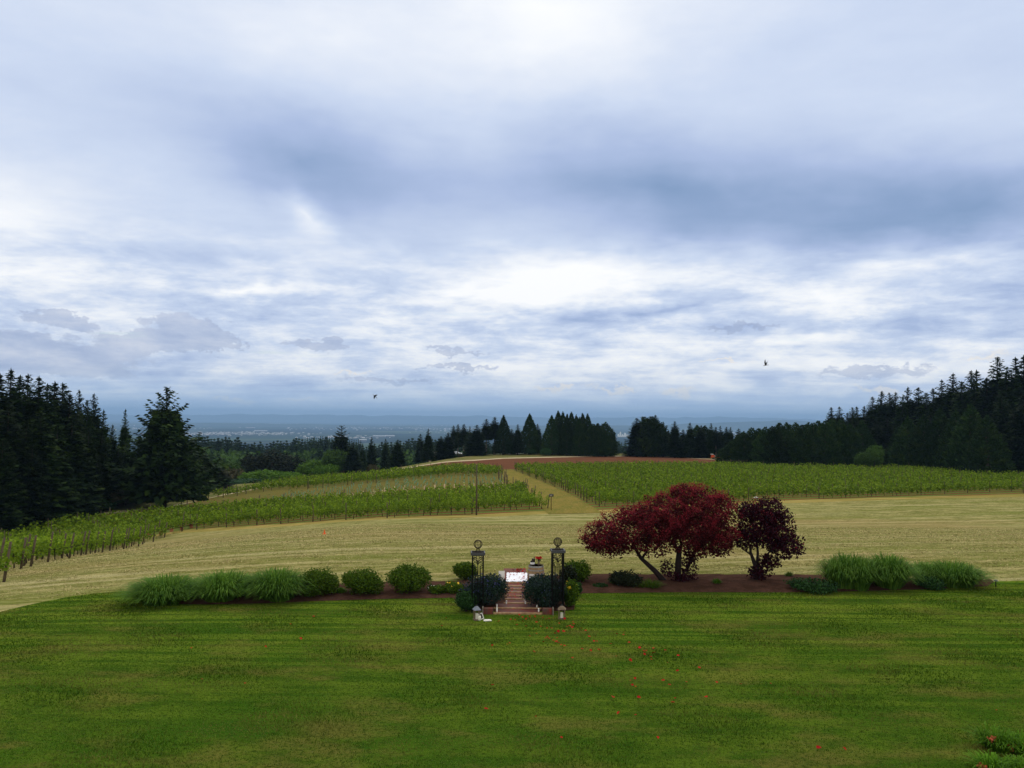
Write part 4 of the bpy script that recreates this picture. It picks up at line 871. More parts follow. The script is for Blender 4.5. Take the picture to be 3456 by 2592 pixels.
# ------------------------------------------------------------------ the garden bed
BF = curve([(500, 2026), (520, 2038), (700, 2041), (900, 2037), (1050, 2030), (1300, 2022), (1535, 2018), (1545, 2048), (1600, 2062), (1728, 2066), (1900, 2062), (1938, 2058), (1945, 2010), (1965, 2003), (2300, 1999), (2650, 2000), (2900, 1996), (3150, 1988), (3335, 1978), (3350, 1966)])
bx = np.linspace(hit(500, 2010)[0], hit(3352, 1965)[0], 240)
def mound(X, Y):
    a, b_ = BF(X), Lc(X) + .4; t = np.clip((Y - a) / (b_ - a + 1e-6), 0, 1); return 0.09 * np.sin(np.pi * t) ** .6
sheet('flower_bed', bx, BF, lambda x: Lc(x) + .4, 14, M['mulch'], 0.012, fn=mound)
# low grass fringe over the lawn: real blades so the turf has a nap
def tufts(name, n, x0, x1, ya, yb, hgt, m, label, seed, accept=None, w=.006, lay=.5):
    r = np.random.default_rng(seed); Y = np.sqrt(r.uniform(0, 1, n)) ** .7 * 0 + ya + (yb - ya) * r.uniform(0, 1, n) ** 1.0; X = r.uniform(-1, 1, n) * (Y * .70 + 1)
    k = (Y < Lc(X) - .1) & ~((Y > BF(X) - .05) & (X > bx[0]) & (X < bx[-1])) if accept is None else accept(X, Y); X, Y = X[k], Y[k]; n = len(X)
    Z = H(X, Y); P = np.stack([X, Y, Z], 1); h = hgt * r.uniform(.5, 1.3, n) * np.clip(.6 + .8 * np.sin(X * .9) * np.sin(Y * 1.1 + X * .3), .5, 1.4)
    D = np.stack([r.normal(0, lay, n), r.normal(0, lay, n), np.ones(n)], 1) * h[:, None]; a = r.uniform(0, 6.28, n); Wd = np.stack([np.cos(a), np.sin(a), 0 * a], 1) * (w * (Y / 20))[:, None]
    V = np.stack([P - Wd, P + Wd, P + D], 1).reshape(-1, 3); o = link(name, mesh_np(name, V, np.arange(3 * n).reshape(n, 3), m)); tag(o, label, 'grass', None, 'stuff'); return o
def mat_turf(name, cs, hay=False):
    m, T, b = mat(name); p = G(T); g = T.node('ShaderNodeNewGeometry')
    n = T.noise(T.mapp(p, scale=(.5, 1, 1)), .5, 4, .6); c = T.mix(g.outputs['Random Per Island'], cs[0], cs[1]); c = T.mix(T.mr(n, .5, .66, 0, .8), c, cs[2]); T.put(b.inputs['Base Color'], c); b.inputs['Specular IOR Level'].default_value = 0; return m
M['turf'] = mat_turf('turf_blades', [(0.014, 0.050, 0.004), (0.098, 0.166, 0.016), (0.170, 0.155, 0.042)])
M['haystems'] = mat_turf('cut_hay_stems', [(0.20, 0.18, 0.06), (0.50, 0.42, 0.22), (0.17, 0.19, 0.05)])
tufts('lawn_grass', 260000, 0, 0, 14.5, 37.5, .05, M['turf'], 'short green grass blades of the mown lawn', 50, w=.011)
tufts('hay_stems', 150000, 0, 0, 34, 84, .05, M['haystems'], 'dry cut stems lying over the hay field', 51, accept=lambda X, Y: (Y > Lc(X) + .1) & (Y < Vc(X) + 2), w=.012, lay=1.6)

# ------------------------------------------------------------------ bed plants
def span(x0, x1, ybase, ytop, dz=0.0):
    p = hit((x0 + x1) / 2, ybase); d = cdist(p); _, h = at_dist((x0 + x1) / 2, d, ytop); return p, (x1 - x0) * d / FPX, h
def shrub(name, x0, x1, yb, yt, m, label, n=3800, size=.05, flowers=None, group=None, stem=True, back=0.0, seedv=None, cat='shrub'):
    p, w, h = span(x0, x1, yb, yt); p = p + np.array([0, w * .18 + back, 0]); p[2] = float(H(p[0], p[1])); _, h = at_dist((x0 + x1) / 2, cdist(p), yt)
    sd = int(x0 + x1); r = random.Random(sd); e = empty(name, p, 0, label, cat, group); w *= 1.22 if group != 'round green shrubs in the left bed' else 1.06
    bs = [(0, 0, h * .5, w * .45, w * .42, h * .46)] + [(math.cos(a) * w * .27, math.sin(a) * w * .25, h * r.uniform(.3, .66), w * r.uniform(.19, .25), w * .22, h * r.uniform(.24, .32)) for a in [i * 6.28 / 8 + r.uniform(-.2, .2) for i in range(8)]]
    link('foliage', leaf_blob_mesh('foliage', bs, n, size, m, sd, .6, .6, .02, .6), e)
    b = MB()
    for i in range(6):
        a = i * 1.05; b.tube([(0, 0, -.1), (math.cos(a) * w * .12, math.sin(a) * w * .12, h * .3), (math.cos(a) * w * .28, math.sin(a) * w * .28, h * .65)], [.025, .018, .008], 5)
    b.build('stem', M['bark'], e)
    if flowers:
        fm, fn, fs, part = flowers; rr2 = np.random.default_rng(sd); P, N = blob_points(bs, fn * 4, rr2, .96); k = (N[:, 2] > -.1); P = P[k][:fn] if fn < 60 else P[k]
        V, F = leaves_at(P * 1.03, fs, rr2, .8, .2); link(part, mesh_np(part, V, F, M[fm]), e)
    return e
G3 = 'round green shrubs in the left bed'
shrub('shrub', 1004, 1136, 2018, 1914, 'shrub', 'round green shrub beside the tall grasses, nearest them of three', group=G3, n=6500, size=.046)
shrub('shrub', 1150, 1288, 2014, 1916, 'shrub', 'middle one of three round green shrubs in the left bed', group=G3, n=6500, size=.046)
shrub('shrub', 1302, 1448, 2008, 1903, 'shrub', 'largest of three round green shrubs, nearest the iron pillars', group=G3, n=6500, size=.046)
shrub('shrub', 1527, 1600, 1976, 1895, 'shrub', 'light green shrub behind the left iron pillar', back=1.2)
shrub('shrub', 1905, 1994, 1978, 1890, 'shrub', 'glossy green shrub behind the right iron pillar', back=.6)
shrub('shrub', 1895, 1945, 1985, 1902, 'darkleaf', 'dark brownish shrub between the right pillar and the glossy shrub', back=.2, n=2000)
shrub('flowering_shrub', 1567, 1702, 2052, 1932, 'blue', 'big blue green dome shrub around the left iron pillar', 9000, .040, ('blueflower', 150, .025, 'blossoms'))
shrub('flowering_shrub', 1772, 1905, 2054, 1930, 'blue', 'big blue green dome shrub around the right iron pillar', 9000, .040, ('blueflower', 90, .025, 'blossoms'))
shrub('shrub', 1541, 1604, 2066, 1992, 'shrub2', 'small dark green cone shrub left of the galvanised lantern', 3500, .04)
shrub('shrub', 2066, 2160, 1984, 1922, 'darkleaf', 'low nearly black shrub left of the large maroon tree', 3000, .05)
shrub('low_plant', 2686, 2822, 2000, 1952, 'shrub2', 'spreading low dark green plant beside the tall grasses', 2600, .06, cat='plant')
shrub('low_plant', 3112, 3184, 1992, 1946, 'shrub2', 'low dark green plant tucked between the right grasses', 1600, .05, cat='plant')
shrub('low_plant', 1496, 1560, 2006, 1962, 'shrub', 'low green plant with yellow blooms left of the cone shrub', 1500, .045, ('yellow', 14, .05, 'blossoms'), cat='plant')
shrub('low_plant', 1450, 1500, 2008, 1972, 'shrub', 'low plant dotted with white blooms at the left bed end', 1300, .045, ('whitefl', 10, .04, 'blossoms'), cat='plant')
shrub('low_plant', 1906, 1950, 2052, 1950, 'shrub', 'leafy green plant with yellow blooms right of the right pillar', 2600, .055, ('yellow', 9, .06, 'blossoms'), cat='plant')
shrub('low_plant', 1940, 1962, 2010, 1962, 'shrub2', 'small dark green plant right of the yellow bloomer', 900, .05, cat='plant')
shrub('low_plant', 2000, 2050, 1985, 1968, 'shrub2', 'tiny greyish green plant in the mulch right of the glossy shrub', 500, .04, cat='plant')
shrub('low_plant', 1444, 1462, 1995, 1972, 'shrub2', 'tiny dark plant right of the largest round shrub', 500, .04, cat='plant')

def grass_clump(x0, x1, yb, yt, label, n=1500, m='grass_clump', name='tall_grass', lean=.55, wid=.018, cat='grass clump', group='tall ornamental grasses in the beds', hm=1.0):
    p, w, h = span(x0, x1, yb, yt); p = p + np.array([0, w * .22, 0]); p[2] = float(H(p[0], p[1])); _, h = at_dist((x0 + x1) / 2, cdist(p), yt); h *= hm; w *= 1.22 if w > 1 else 1.1
    r = np.random.default_rng(int(x0)); a = r.uniform(0, 6.28, n); rb = r.uniform(0, 1, n) ** .5 * w * .13; out = (r.uniform(.05, 1, n) ** .75) * w * .42; hh = h * r.uniform(.55, 1.02, n) * (1 - .30 * (out / (w * .42)) ** 2)
    ts = np.array([0, .3, .6, .85, 1.0]); D = np.stack([np.cos(a), np.sin(a)], 1); ci = r.integers(0, 5, n); cx_ = r.normal(0, w * .10, 5)[ci]; cy_ = r.normal(0, w * .07, 5)[ci]; hh = hh * r.uniform(.78, 1.05, 5)[ci]; D = unit(D + r.normal(0, .25, D.shape)); side = np.stack([-np.sin(a), np.cos(a), 0 * a], 1)
    Vs = []
    for t in ts:
        rad = rb + out * t ** 1.35; z = hh * (1 - (1 - t) ** 1.6) * np.where(t > .8, 1 - (t - .8) * 1.6 * (out / (w * .42)), 1); c = np.stack([D[:, 0] * rad + cx_, D[:, 1] * rad + cy_, z], 1)
        ww = wid * (1 - t) ** .5 + .0015; Vs += [c - side * ww, c + side * ww]
    V = np.stack(Vs, 1).reshape(-1, 3); base = np.arange(n)[:, None] * 10; F = np.concatenate([base + np.array([[2 * i, 2 * i + 1, 2 * i + 3, 2 * i + 2]]) for i in range(4)])
    o = link(name, mesh_np(name, V, F, M[m]), None, p); return tag(o, label, cat, group)
grass_clump(430, 655, 2038, 1932, 'arching tall grass at the far left end of the left bed', 2600)
grass_clump(622, 832, 2036, 1924, 'arching tall grass second from the left end of the left bed', 2600)
grass_clump(785, 1020, 2032, 1912, 'largest arching tall grass, touching the first round shrub', 3000)
grass_clump(2806, 2966, 1994, 1852, 'tallest arching grass in the right bed beside the low dark plant', 2600)
grass_clump(2945, 3120, 1992, 1862, 'second tall grass of the right bed, right of the tallest', 2600)
grass_clump(3095, 3215, 1978, 1886, 'shorter grass behind the low plant in the right bed', 1500)
grass_clump(3175, 3345, 1984, 1880, 'rounded grass at the far right end of the bed', 2400)
for i, (x0, x1, yb, yt, lab) in enumerate([(1118, 1168, 2008, 1978, 'small light green tuft between the first two round shrubs'), (2150, 2240, 1990, 1950, 'fuzzy green tuft left of the large maroon tree trunk'), (2408, 2440, 1976, 1948, 'small green tuft between the two maroon trees'), (2650, 2682, 1950, 1926, 'small dark tuft on the back edge of the right bed'), (570, 600, 2042, 2024, 'tiny weed tuft at the foot of the left grasses'), (2046, 2090, 1975, 1938, 'wispy green tuft left of the black shrub')]):
    grass_clump(x0, x1, yb, yt, lab, 260, 'lily' if i in (0, 2, 4) else 'shrub', 'grass_tuft', wid=.014, cat='plant', group='small tufts in the beds')

# ------------------------------------------------------------------ maroon smoke trees
def smoke_tree(name, label, base, trunks, blobs, unit_m, n_leaf, n_plume, leafm, plume, low):
    e = empty(name, base, 0, label, 'tree'); r = np.random.default_rng(int(abs(base[0] * 100)))
    b = MB()
    for pts, rad in trunks: b.tube([tuple(np.array(q) * unit_m) for q in pts], [k * unit_m for k in rad], 8)
    rr2 = random.Random(1)
    B = [tuple(np.array(q) * unit_m) for q in blobs]
    for q in B[:len(B)]:
        s_pt = min([np.array(t_[0][-1]) * unit_m for t_ in trunks], key=lambda v: np.linalg.norm(v - np.array(q[:3])))
        for _ in range(2):
            tgt = np.array(q[:3]) + r.normal(0, .35, 3) * np.array(q[3:6]); mid = (s_pt + tgt) / 2 + r.normal(0, .08, 3); b.tube([s_pt, mid, tgt], [.035, .022, .008], 5)
    b.build('trunk', M['bark_dark'], e, None, True)
    P, N = blob_points(B, n_leaf, r, .35)
    cl = np.sin(P[:, 0] * 5.1 + 1) * np.sin(P[:, 1] * 5.7) * np.sin(P[:, 2] * 6.3 + P[:, 0] * 2); k = cl > -.40; P, N = P[k], N[k]
    V, F = leaves_at(P, .056, r, .75, .2, N * .5); link('crown', mesh_np('crown', V, F, M[leafm]), e)
    if plume:
        P, N = blob_points(B, n_plume * 2, r, .92); N = unit(N); k = (N[:, 2] > -.25) & (r.random(len(P)) < .5 + .5 * N[:, 2]); P, N = P[k], N[k]; P = P + N * r.uniform(0, .12, (len(P), 1))
        cl = np.sin(P[:, 0] * 4.3) * np.sin(P[:, 2] * 5.1 + P[:, 1] * 3); k = cl > -.12 + r.normal(0, .15, len(P)); P, N = P[k], N[k]
        V, F = leaves_at(P, .036, r, .40, 0, N * .1); link('plumes', mesh_np('plumes', V, F, M['smoke']), e)
    if low is not None:
        L = [tuple(np.array(q) * unit_m) for q in low]; P, N = blob_points(L, 1500, r, .2); V, F = leaves_at(P, .055, r, .75, .2); link('low_shoots', mesh_np('low_shoots', V, F, M['maroon2']), e)
    return e
# unit: 100 photo pixels at the tree's distance
p = hit(2290, 1966); p[1] += .1; u = cdist(p) / FPX * 100 * 1.0
smoke_tree('smoke_tree', 'large spreading maroon tree with crimson plumes on several leaning stems', p,
    [([(-.35, 0, -.1), (-.75, 0, .35), (-1.2, .1, .75), (-1.55, .1, 1.35), (-1.75, .1, 1.55)], [.10, .085, .06, .04, .03]), ([(0.0, 0, -.1), (0, 0, .6), (.05, 0, 1.1), (.25, .1, 1.5), (.3, .1, 1.9)], [.11, .10, .08, .055, .04]),
     ([(0, 0, .95), (-.1, 0, 1.25), (-.1, .1, 1.6)], [.06, .045, .03]), ([(-1.2, .1, .7), (-1.0, 0, 1.0), (-1.0, 0, 1.35)], [.045, .035, .025]), ([(.2, 0, -.1), (.35, .1, .5), (.7, .1, 1.2), (1.2, .1, 1.5)], [.07, .06, .045, .03])],
    [(-1.5, 0, 1.65, 1.2, 1.1, .66), (-2.35, -.1, 1.45, .85, .8, .55), (-.6, .1, 1.75, 1.0, .9, .55), (.7, .2, 1.75, .95, .9, .6), (.1, -.3, 1.45, .7, .6, .40), (-.85, -.3, 1.2, .7, .5, .36), (-2.2, 0, 1.1, .6, .5, .35), (1.1, -.2, 1.25, .7, .6, .40), (.55, -.2, 1.1, .45, .4, .3), (1.35, 0, 1.35, .6, .7, .45), (-1.0, -.3, 2.15, .8, .9, .45), (-.4, 0, 2.25, .8, 1.0, .62), (.45, 0, 2.55, .85, 1.0, .62), (1.05, 0, 2.25, .9, 1.0, .72), (1.2, -.2, 1.65, .7, .85, .6), (.35, -.5, 1.95, .85, .75, .6), (-.6, -.4, 1.75, .75, .7, .5), (-2.6, 0, 1.25, .5, .6, .35), (-1.75, -.3, 1.25, .8, .5, .3), (-1.55, 0, 2.15, .5, .6, .28), (1.45, .1, 2.5, .45, .6, .35), (.25, .2, 2.9, .5, .6, .25)],
    u, 28000, 52000, 'maroon', True, [(.35, .05, .45, .35, .3, .5), (.5, 0, 1.0, .3, .25, .35), (-.35, 0, .45, .25, .25, .3), (0.05, -.1, .2, .35, .3, .2)])
p = hit(2555, 1962); u = cdist(p) / FPX * 100
smoke_tree('smoke_tree', 'smaller purple black tree right of the large maroon tree', p,
    [([(0, 0, -.1), (-.05, 0, .5), (-.2, 0, .9), (-.22, 0, 1.15)], [.09, .075, .045, .03]), ([(0, 0, .4), (.03, 0, .9), (.03, .1, 1.3)], [.06, .04, .03]), ([(.05, 0, .2), (.3, 0, .8), (.6, 0, 1.2)], [.05, .035, .02]), ([(-.2, 0, .85), (-.5, 0, 1.05)], [.03, .015])],
    [(0, 0, 1.75, .72, .7, .62), (.55, 0, 1.45, .7, .7, .5), (.95, 0, 1.1, .6, .6, .38), (-.25, 0, 2.2, .45, .5, .35), (.4, 0, 2.3, .55, .55, .4), (-.4, 0, 1.35, .45, .5, .35), (.6, 0, 1.95, .55, .55, .35)],
    u, 12000, 1200, 'maroon2', True, [(.25, 0, .5, .3, .3, .4), (.45, 0, .65, .35, .3, .25), (0, 0, .2, .3, .25, .2), (.0, 0, .35, .3, .2, .2)])

# ------------------------------------------------------------------ garden steps
gy = lambda py, px=1745: hit(px, py)
s0 = gy(2074, 1748); cx = s0[0]
st = empty('garden_steps', (cx, s0[1], 0), math.radians(0.6), 'shallow brick steps edged with timber between the iron pillars', 'steps')
def pxm(px, d): return px * d / FPX
y = 0.0; zlev = 0.06
wide = pxm(150, s0[1]); nar = pxm(72, s0[1])
steps = [(wide, .09, .65), (wide, .09, .65)] + [(nar * 1.12, .085, .475)] * 1 + [(nar, .08, .45)] * 5
for i, (w, tb_, tr) in enumerate(steps):
    MB().box((0, y + tb_ / 2, zlev / 2 - .05), (w + .16, tb_, zlev + .1)).build('timber_edge', M['sleeper'], st)
    MB().box((0, y + tb_ + tr / 2, (zlev - .012) / 2 - .05), (w, tr, zlev - .012 + .1)).build('brick_tread', M['brick'], st); y += tb_ + tr; zlev += .026
yl0 = y
MB().box((0, y + .05, zlev / 2 - .05), (nar + .16, .10, zlev + .1)).build('timber_edge', M['sleeper'], st)
MB().box((0, y + .10 + 1.65, (zlev - .01) / 2 - .05), (nar * 1.3, 3.3, zlev - .01 + .1)).build('brick_landing', M['brick'], st)
for sgn in (-1, 1):
    MB().box((sgn * (wide / 2 + .08 + .20), .12, .10), (.38, .26, .24)).build('brick_curb', M['brick'], st)
    MB().box((sgn * (wide / 2 + .08 + .42), .08, .12), (.04, .36, .30)).build('curb_stake', M['post_grey'], st)
land = s0[1] + yl0
# cloth runner over the landing
nx, ny = 26, 26; W, Lg = nar * 1.16, 2.05; V = []
rc = np.random.default_rng(6)
for i in range(nx):
    for j in range(ny):
        u, v_ = i / (nx - 1) - .5, j / (ny - 1) - .5
        V.append((u * W * (1 + .03 * math.sin(j)), v_ * Lg, .03 + .018 * math.sin(u * 17 + v_ * 6) * math.sin(v_ * 13) + .008 * rc.normal()))
i, j = np.meshgrid(np.arange(nx - 1), np.arange(ny - 1), indexing='ij'); a = (i * ny + j).ravel()
me = mesh_np('cloth', V, np.stack([a, a + ny, a + ny + 1, a + 1], 1), M['cloth'], smooth=True); o = link('cloth', me, None, (cx, land + 1.12, zlev))
sol = o.modifiers.new('thick', 'SOLIDIFY'); sol.thickness = .008
tag(o, 'white cloth runner strewn with red petals on the brick landing', 'cloth')
# white stakes along the steps
skm = MB(); skm.tube([(0, 0, -.03), (0, 0, .30)], .028, 8); skm.lathe([(.028, .30), (.036, .31), (.03, .36), (.005, .39)], 8); SK = skm.mesh('stake_light', M['white'], True)
for i, (x, yb, ht, lab) in enumerate([(1677, 2070, 20, 'white candle at the lower left corner of the steps'), (1677, 2056, 18, 'white candle just behind the lower left one'), (1818, 2069, 17, 'white candle at the lower right corner of the steps'), (1812, 2056, 16, 'white candle just behind the lower right one'), (1709, 2044, 18, 'white candle where the steps narrow on the left'), (1773, 2044, 16, 'white candle where the steps narrow on the right'), (1770, 2034, 12, 'white candle up the narrow flight, right side')]):
    p = hit(x, yb); o = link('candle', SK, None, p); _, hh = at_dist(x, cdist(p), yb - ht); o.scale = (1, 1, hh / .39); tag(o, lab, 'candle', 'white candles along the steps')
# white board leaning beyond the left dome
p = hit(1693, 1972); e = MB(); e.box((0, 0, .30), (.28, .03, .62), .15, 1, -.12); o = e.build('white_board', M['white'], None, p); tag(o, 'white board leaning behind the left dome shrub by the cloth', 'board')

# ------------------------------------------------------------------ iron pillars
def ring_pts(r, z, n=20): return [(r * math.cos(2 * math.pi * k / n), r * math.sin(2 * math.pi * k / n), z) for k in range(n + 1)]
def pillar(x, yb, ycap, label):
    p = hit(x, yb); d = cdist(p); _, h = at_dist(x, d, ycap); e = empty('iron_pillar', p, 0.05, label, 'garden pillar', 'pair of iron lattice pillars'); s = .215
    for sx in (-1, 1):
        for sy in (-1, 1): MB().box((sx * s, sy * s, h / 2 - .05), (.052, .052, h + .1)).build('leg', M['iron'], e)
    b = MB()
    for k in range(4):
        a = k * math.pi / 2; c, q = math.cos(a), math.sin(a)
        def tr(pts): return [(u * c - (-s) * q, u * q + (-s) * c, z) for u, z in pts]
        for u in (-.10, 0, .10): b.tube(tr([(u, .25), (u, h - (.52 if u else .42))]), .014, 5)
        for sg in (-1, 1):
            b.tube(tr([(sg * (.10 + .10 * math.sin(t)), h - .55 + .10 * t / 3.14 * 1.0 + .07 * (1 - math.cos(t)) * .5) for t in np.linspace(0, 3.1, 8)]), .013, 5)
            b.tube(tr([(0, h - .40), (sg * .07, h - .30), (sg * .16, h - .24), (sg * .20, h - .16)]), .014, 5)
            b.tube(tr([(sg * (.10 + .055 * math.cos(t)), h - .15 + .055 * math.sin(t)) for t in np.linspace(-2.2, 3.4, 12)]), .013, 5)
            b.tube(tr([(0, h - .40), (sg * .02, h - .30), (sg * .06, h - .2)]), .013, 5)
        b.tube(tr([(-.2, .25), (.2, .25)]), .012, 5); b.tube(tr([(-.2, h * .5), (.2, h * .5)]), .014, 5)
    b.build('scrollwork', M['iron'], e)
    b = MB(); q = s + .045
    for k in range(4):
        a = k * math.pi / 2; c, w = math.cos(a), math.sin(a); b.box((-(-q) * w, (-q) * c, h + .03), (2 * q + .06, .035, .10), a)
    b.build('cap_frame', M['iron_grey'], e)
    b = MB()
    for sg in (-1, 1): b.box((0, sg * s, h - .02), (2 * s, .05, .05)); b.box((sg * s, 0, h - .021), (.05, 2 * s - .05, .048))
    b.build('top_rail', M['iron'], e)
    f = MB()
    for k in range(12):
        a = k * math.pi / 6; f.tube([(math.cos(a) * r_, math.sin(a) * r_, h + z) for r_, z in ((.15, .04), (.10, .10), (.065, .17), (.055, .22))], .008, 5)
    f.tube(ring_pts(.15, h + .04), .014, 5); f.tube(ring_pts(.055, h + .22, 12), .014, 5); fo = f.build('finial', M['iron_rust'], e)
    g = MB(); R_ = .168
    for k in range(14):
        a = k * 2 * math.pi / 14; g.tube([(math.cos(a) * R_ * math.sin(t), math.sin(a) * R_ * math.sin(t), h + .22 + R_ * .97 - R_ * math.cos(t)) for t in np.linspace(.3, math.pi - .12, 12)], .011, 5)
    g.tube(ring_pts(.03, h + .22 + R_ * 1.96, 10), .01, 5); g.build('cage_ball', M['iron_rust'], fo); return e
pillar(1611, 2063, 1869, 'left one of two black iron lattice pillars topped by cage balls')
pillar(1881, 2066, 1861, 'right one of two black iron lattice pillars topped by cage balls')

# ------------------------------------------------------------------ barrel and what stands on it
p, _ = at_dist(1812, 35.6); _, bh = at_dist(1812, 35.6, 1907)
e = empty('wine_barrel', p, 0.2, 'oak wine barrel with grey hoops behind the right dome shrub', 'barrel'); s = bh / .92; e.scale = (s, s, s)
pr = [(.285 + .055 * math.sin(math.pi * t), .92 * t) for t in np.linspace(0, 1, 13)]; pr[-1] = (.285, .92)
b = MB(); b.lathe(pr, 26); b.build('staves', M['oakwood'], e, None, False)
for z0, z1 in ((.0, .06), (.14, .19), (.30, .34), (.58, .62), (.73, .78), (.86, .92)):
    f_ = lambda z: .285 + .055 * math.sin(math.pi * z / .92) + .005
    b = MB(); b.lathe([(f_(z0) - .01, z0), (f_(z0), z0 + .001), (f_(z1), z1 - .001), (f_(z1) - .01, z1)], 26); b.build('hoop', M['hoop'], e)
bt = float(p[2]) + bh
def on_barrel(px): 
    q, _ = at_dist(px, 35.6); return q[0]
o = MB(); o.box((0, 0, 0), (.24, .012, .28)); c = o.build('card', M['paper'], None, (on_barrel(1797.5), p[1] - .37 * s, bt - .40 * s)); c.rotation_euler = (0, .02, -.1)
k = MB(); k.box((0, -.008, .04), (.012, .004, .09)); k.box((.02, -.008, -.02), (.05, .004, .012)); k.box((-.02, -.008, -.07), (.07, .004, .008)); k.build('print', M['ink'], c)
tag(c, 'white card with small dark print hung on the barrel', 'card')
def bottle(x, dy, h, rad, label, lab=True, mt='bottle'):
    e = empty('bottle', (x, p[1] + dy, bt), 0, label, 'bottle'); b = MB(); b.lathe([(rad * .9, 0), (rad, .01), (rad, h * .58), (rad * .9, h * .66), (rad * .4, h * .76), (rad * .36, h * .96), (rad * .4, h * .97), (rad * .38, h)], 14); b.build('glass', M[mt], e, None, True)
    if lab: b = MB(); b.lathe([(rad + .002, h * .18), (rad + .003, h * .181), (rad + .003, h * .48), (rad + .002, h * .481)], 14); b.build('bottle_label', M['paper'], e)
bottle(on_barrel(1800), -.06, .30, .10, 'stout dark bottle with a pale label on the barrel', True)
bottle(on_barrel(1806), .10, .36, .045, 'slim dark bottle behind the stout one on the barrel', False)
e = empty('flower_vase', (on_barrel(1821), p[1], bt), 0, 'vase of red roses on top of the barrel', 'vase'); b = MB(); b.lathe([(.05, 0), (.06, .02), (.045, .10), (.05, .16), (.07, .20)], 14); b.build('vase', M['lantern'], e, None, True)
rf = np.random.default_rng(12); P = np.stack([rf.normal(0, .07, 160), rf.normal(0, .06, 160), .33 + rf.uniform(-.03, .035, 160)], 1); P[:, 0] = np.clip(P[:, 0], -.14, .14); V, F = leaves_at(P, .035, rf, .8); link('roses', mesh_np('roses', V, F, M['red']), e)
P = np.stack([rf.normal(0, .045, 90), rf.normal(0, .045, 90), rf.uniform(.16, .30, 90)], 1); V, F = leaves_at(P, .03, rf, .6); link('stems', mesh_np('stems', V, F, M['shrub2']), e)

# ------------------------------------------------------------------ lanterns, frames, path light
def lantern(px, yb, yt, w, label, roofm, rz):
    q = hit(px, yb); _, h = at_dist(px, cdist(q), yt); e = empty('lantern', q, rz, label, 'lantern'); hw = w / 2
    for sx in (-1, 1):
        for sy in (-1, 1): MB().box((sx * hw, sy * hw, h * .36), (.03, .03, h * .72)).build('corner_post', M['lantern'], e)
    MB().box((0, 0, .02), (w + .05, w + .05, .04)).build('base', M['lantern'], e)
    b = MB(); b.add([(-hw - .05, -hw - .05, h * .72), (hw + .05, -hw - .05, h * .72), (hw + .05, hw + .05, h * .72), (-hw - .05, hw + .05, h * .72), (-.05, -.05, h * .94), (.05, -.05, h * .94), (.05, .05, h * .94), (-.05, .05, h * .94)], [(0, 1, 5, 4), (1, 2, 6, 5), (2, 3, 7, 6), (3, 0, 4, 7), (4, 5, 6, 7), (3, 2, 1, 0)]); b.build('roof', M[roofm], e)
    b = MB(); b.tube([(.05 * math.cos(t), 0, h * .94 + .05 * math.sin(t)) for t in np.linspace(0, math.pi, 8)], .007, 5); b.build('handle', M['iron_grey'], e)
    b = MB(); b.lathe([(.055, .04), (.055, .04 + h * .38), (.01, .045 + h * .38)], 12); b.build('candle', M['candle'], e)
lantern(1609, 2092, 2044, .19, 'wooden lantern with a grey zinc roof at the foot of the left pillar', 'zinc', .3)
lantern(1896, 2088, 2043, .22, 'weathered wooden lantern with a white candle at the foot of the right pillar', 'lantern', -.1)
q = hit(1628, 2091); e = empty('picture_frame', q, .35, 'white framed picture leaning on the lantern by the left pillar', 'picture frame')
b = MB(); 
for (c0, dm) in (((0, 0, .03), (.16, .02, .035)), ((0, 0, .23), (.16, .02, .035)), ((-.065, 0, .13), (.03, .02, .165)), ((.065, 0, .13), (.03, .02, .165))): b.box(c0, dm)
fr_ = b.build('frame', M['white'], e); b = MB(); b.box((0, .004, .13), (.10, .006, .165)); b.build('picture', M['ink'], e); e.rotation_euler = (-.35, -.3, .3)
q = hit(1645, 2095); b = MB(); b.box((0, 0, .015), (.30, .16, .022), .25); b.box((-.02, .01, .032), (.22, .11, .014), .22); o = b.build('open_book', M['white'], None, q); tag(o, 'white open guest book lying on the grass by the left lantern', 'book')
q = hit(1618, 2094); b = MB(); b.lathe([(.045, 0), (.058, .01), (.06, .17), (.052, .175)], 14); o = b.build('pillar_candle', M['candle'], None, q, True); tag(o, 'thick white candle between the left lantern and the framed picture', 'candle')
q = hit(3361, 1981); e = empty('path_light', q, 0, 'small dark mushroom shaped path light at the right bed end', 'path light'); _, h = at_dist(3361, cdist(q), 1956)
b = MB(); b.tube([(0, 0, -.05), (0, 0, h * .8)], .025, 8); b.build('stem', M['iron'], e); b = MB(); b.lathe([(.10, h * .8), (.11, h * .82), (.05, h * .97), (.015, h)], 14); b.build('hood', M['iron_grey'], e)

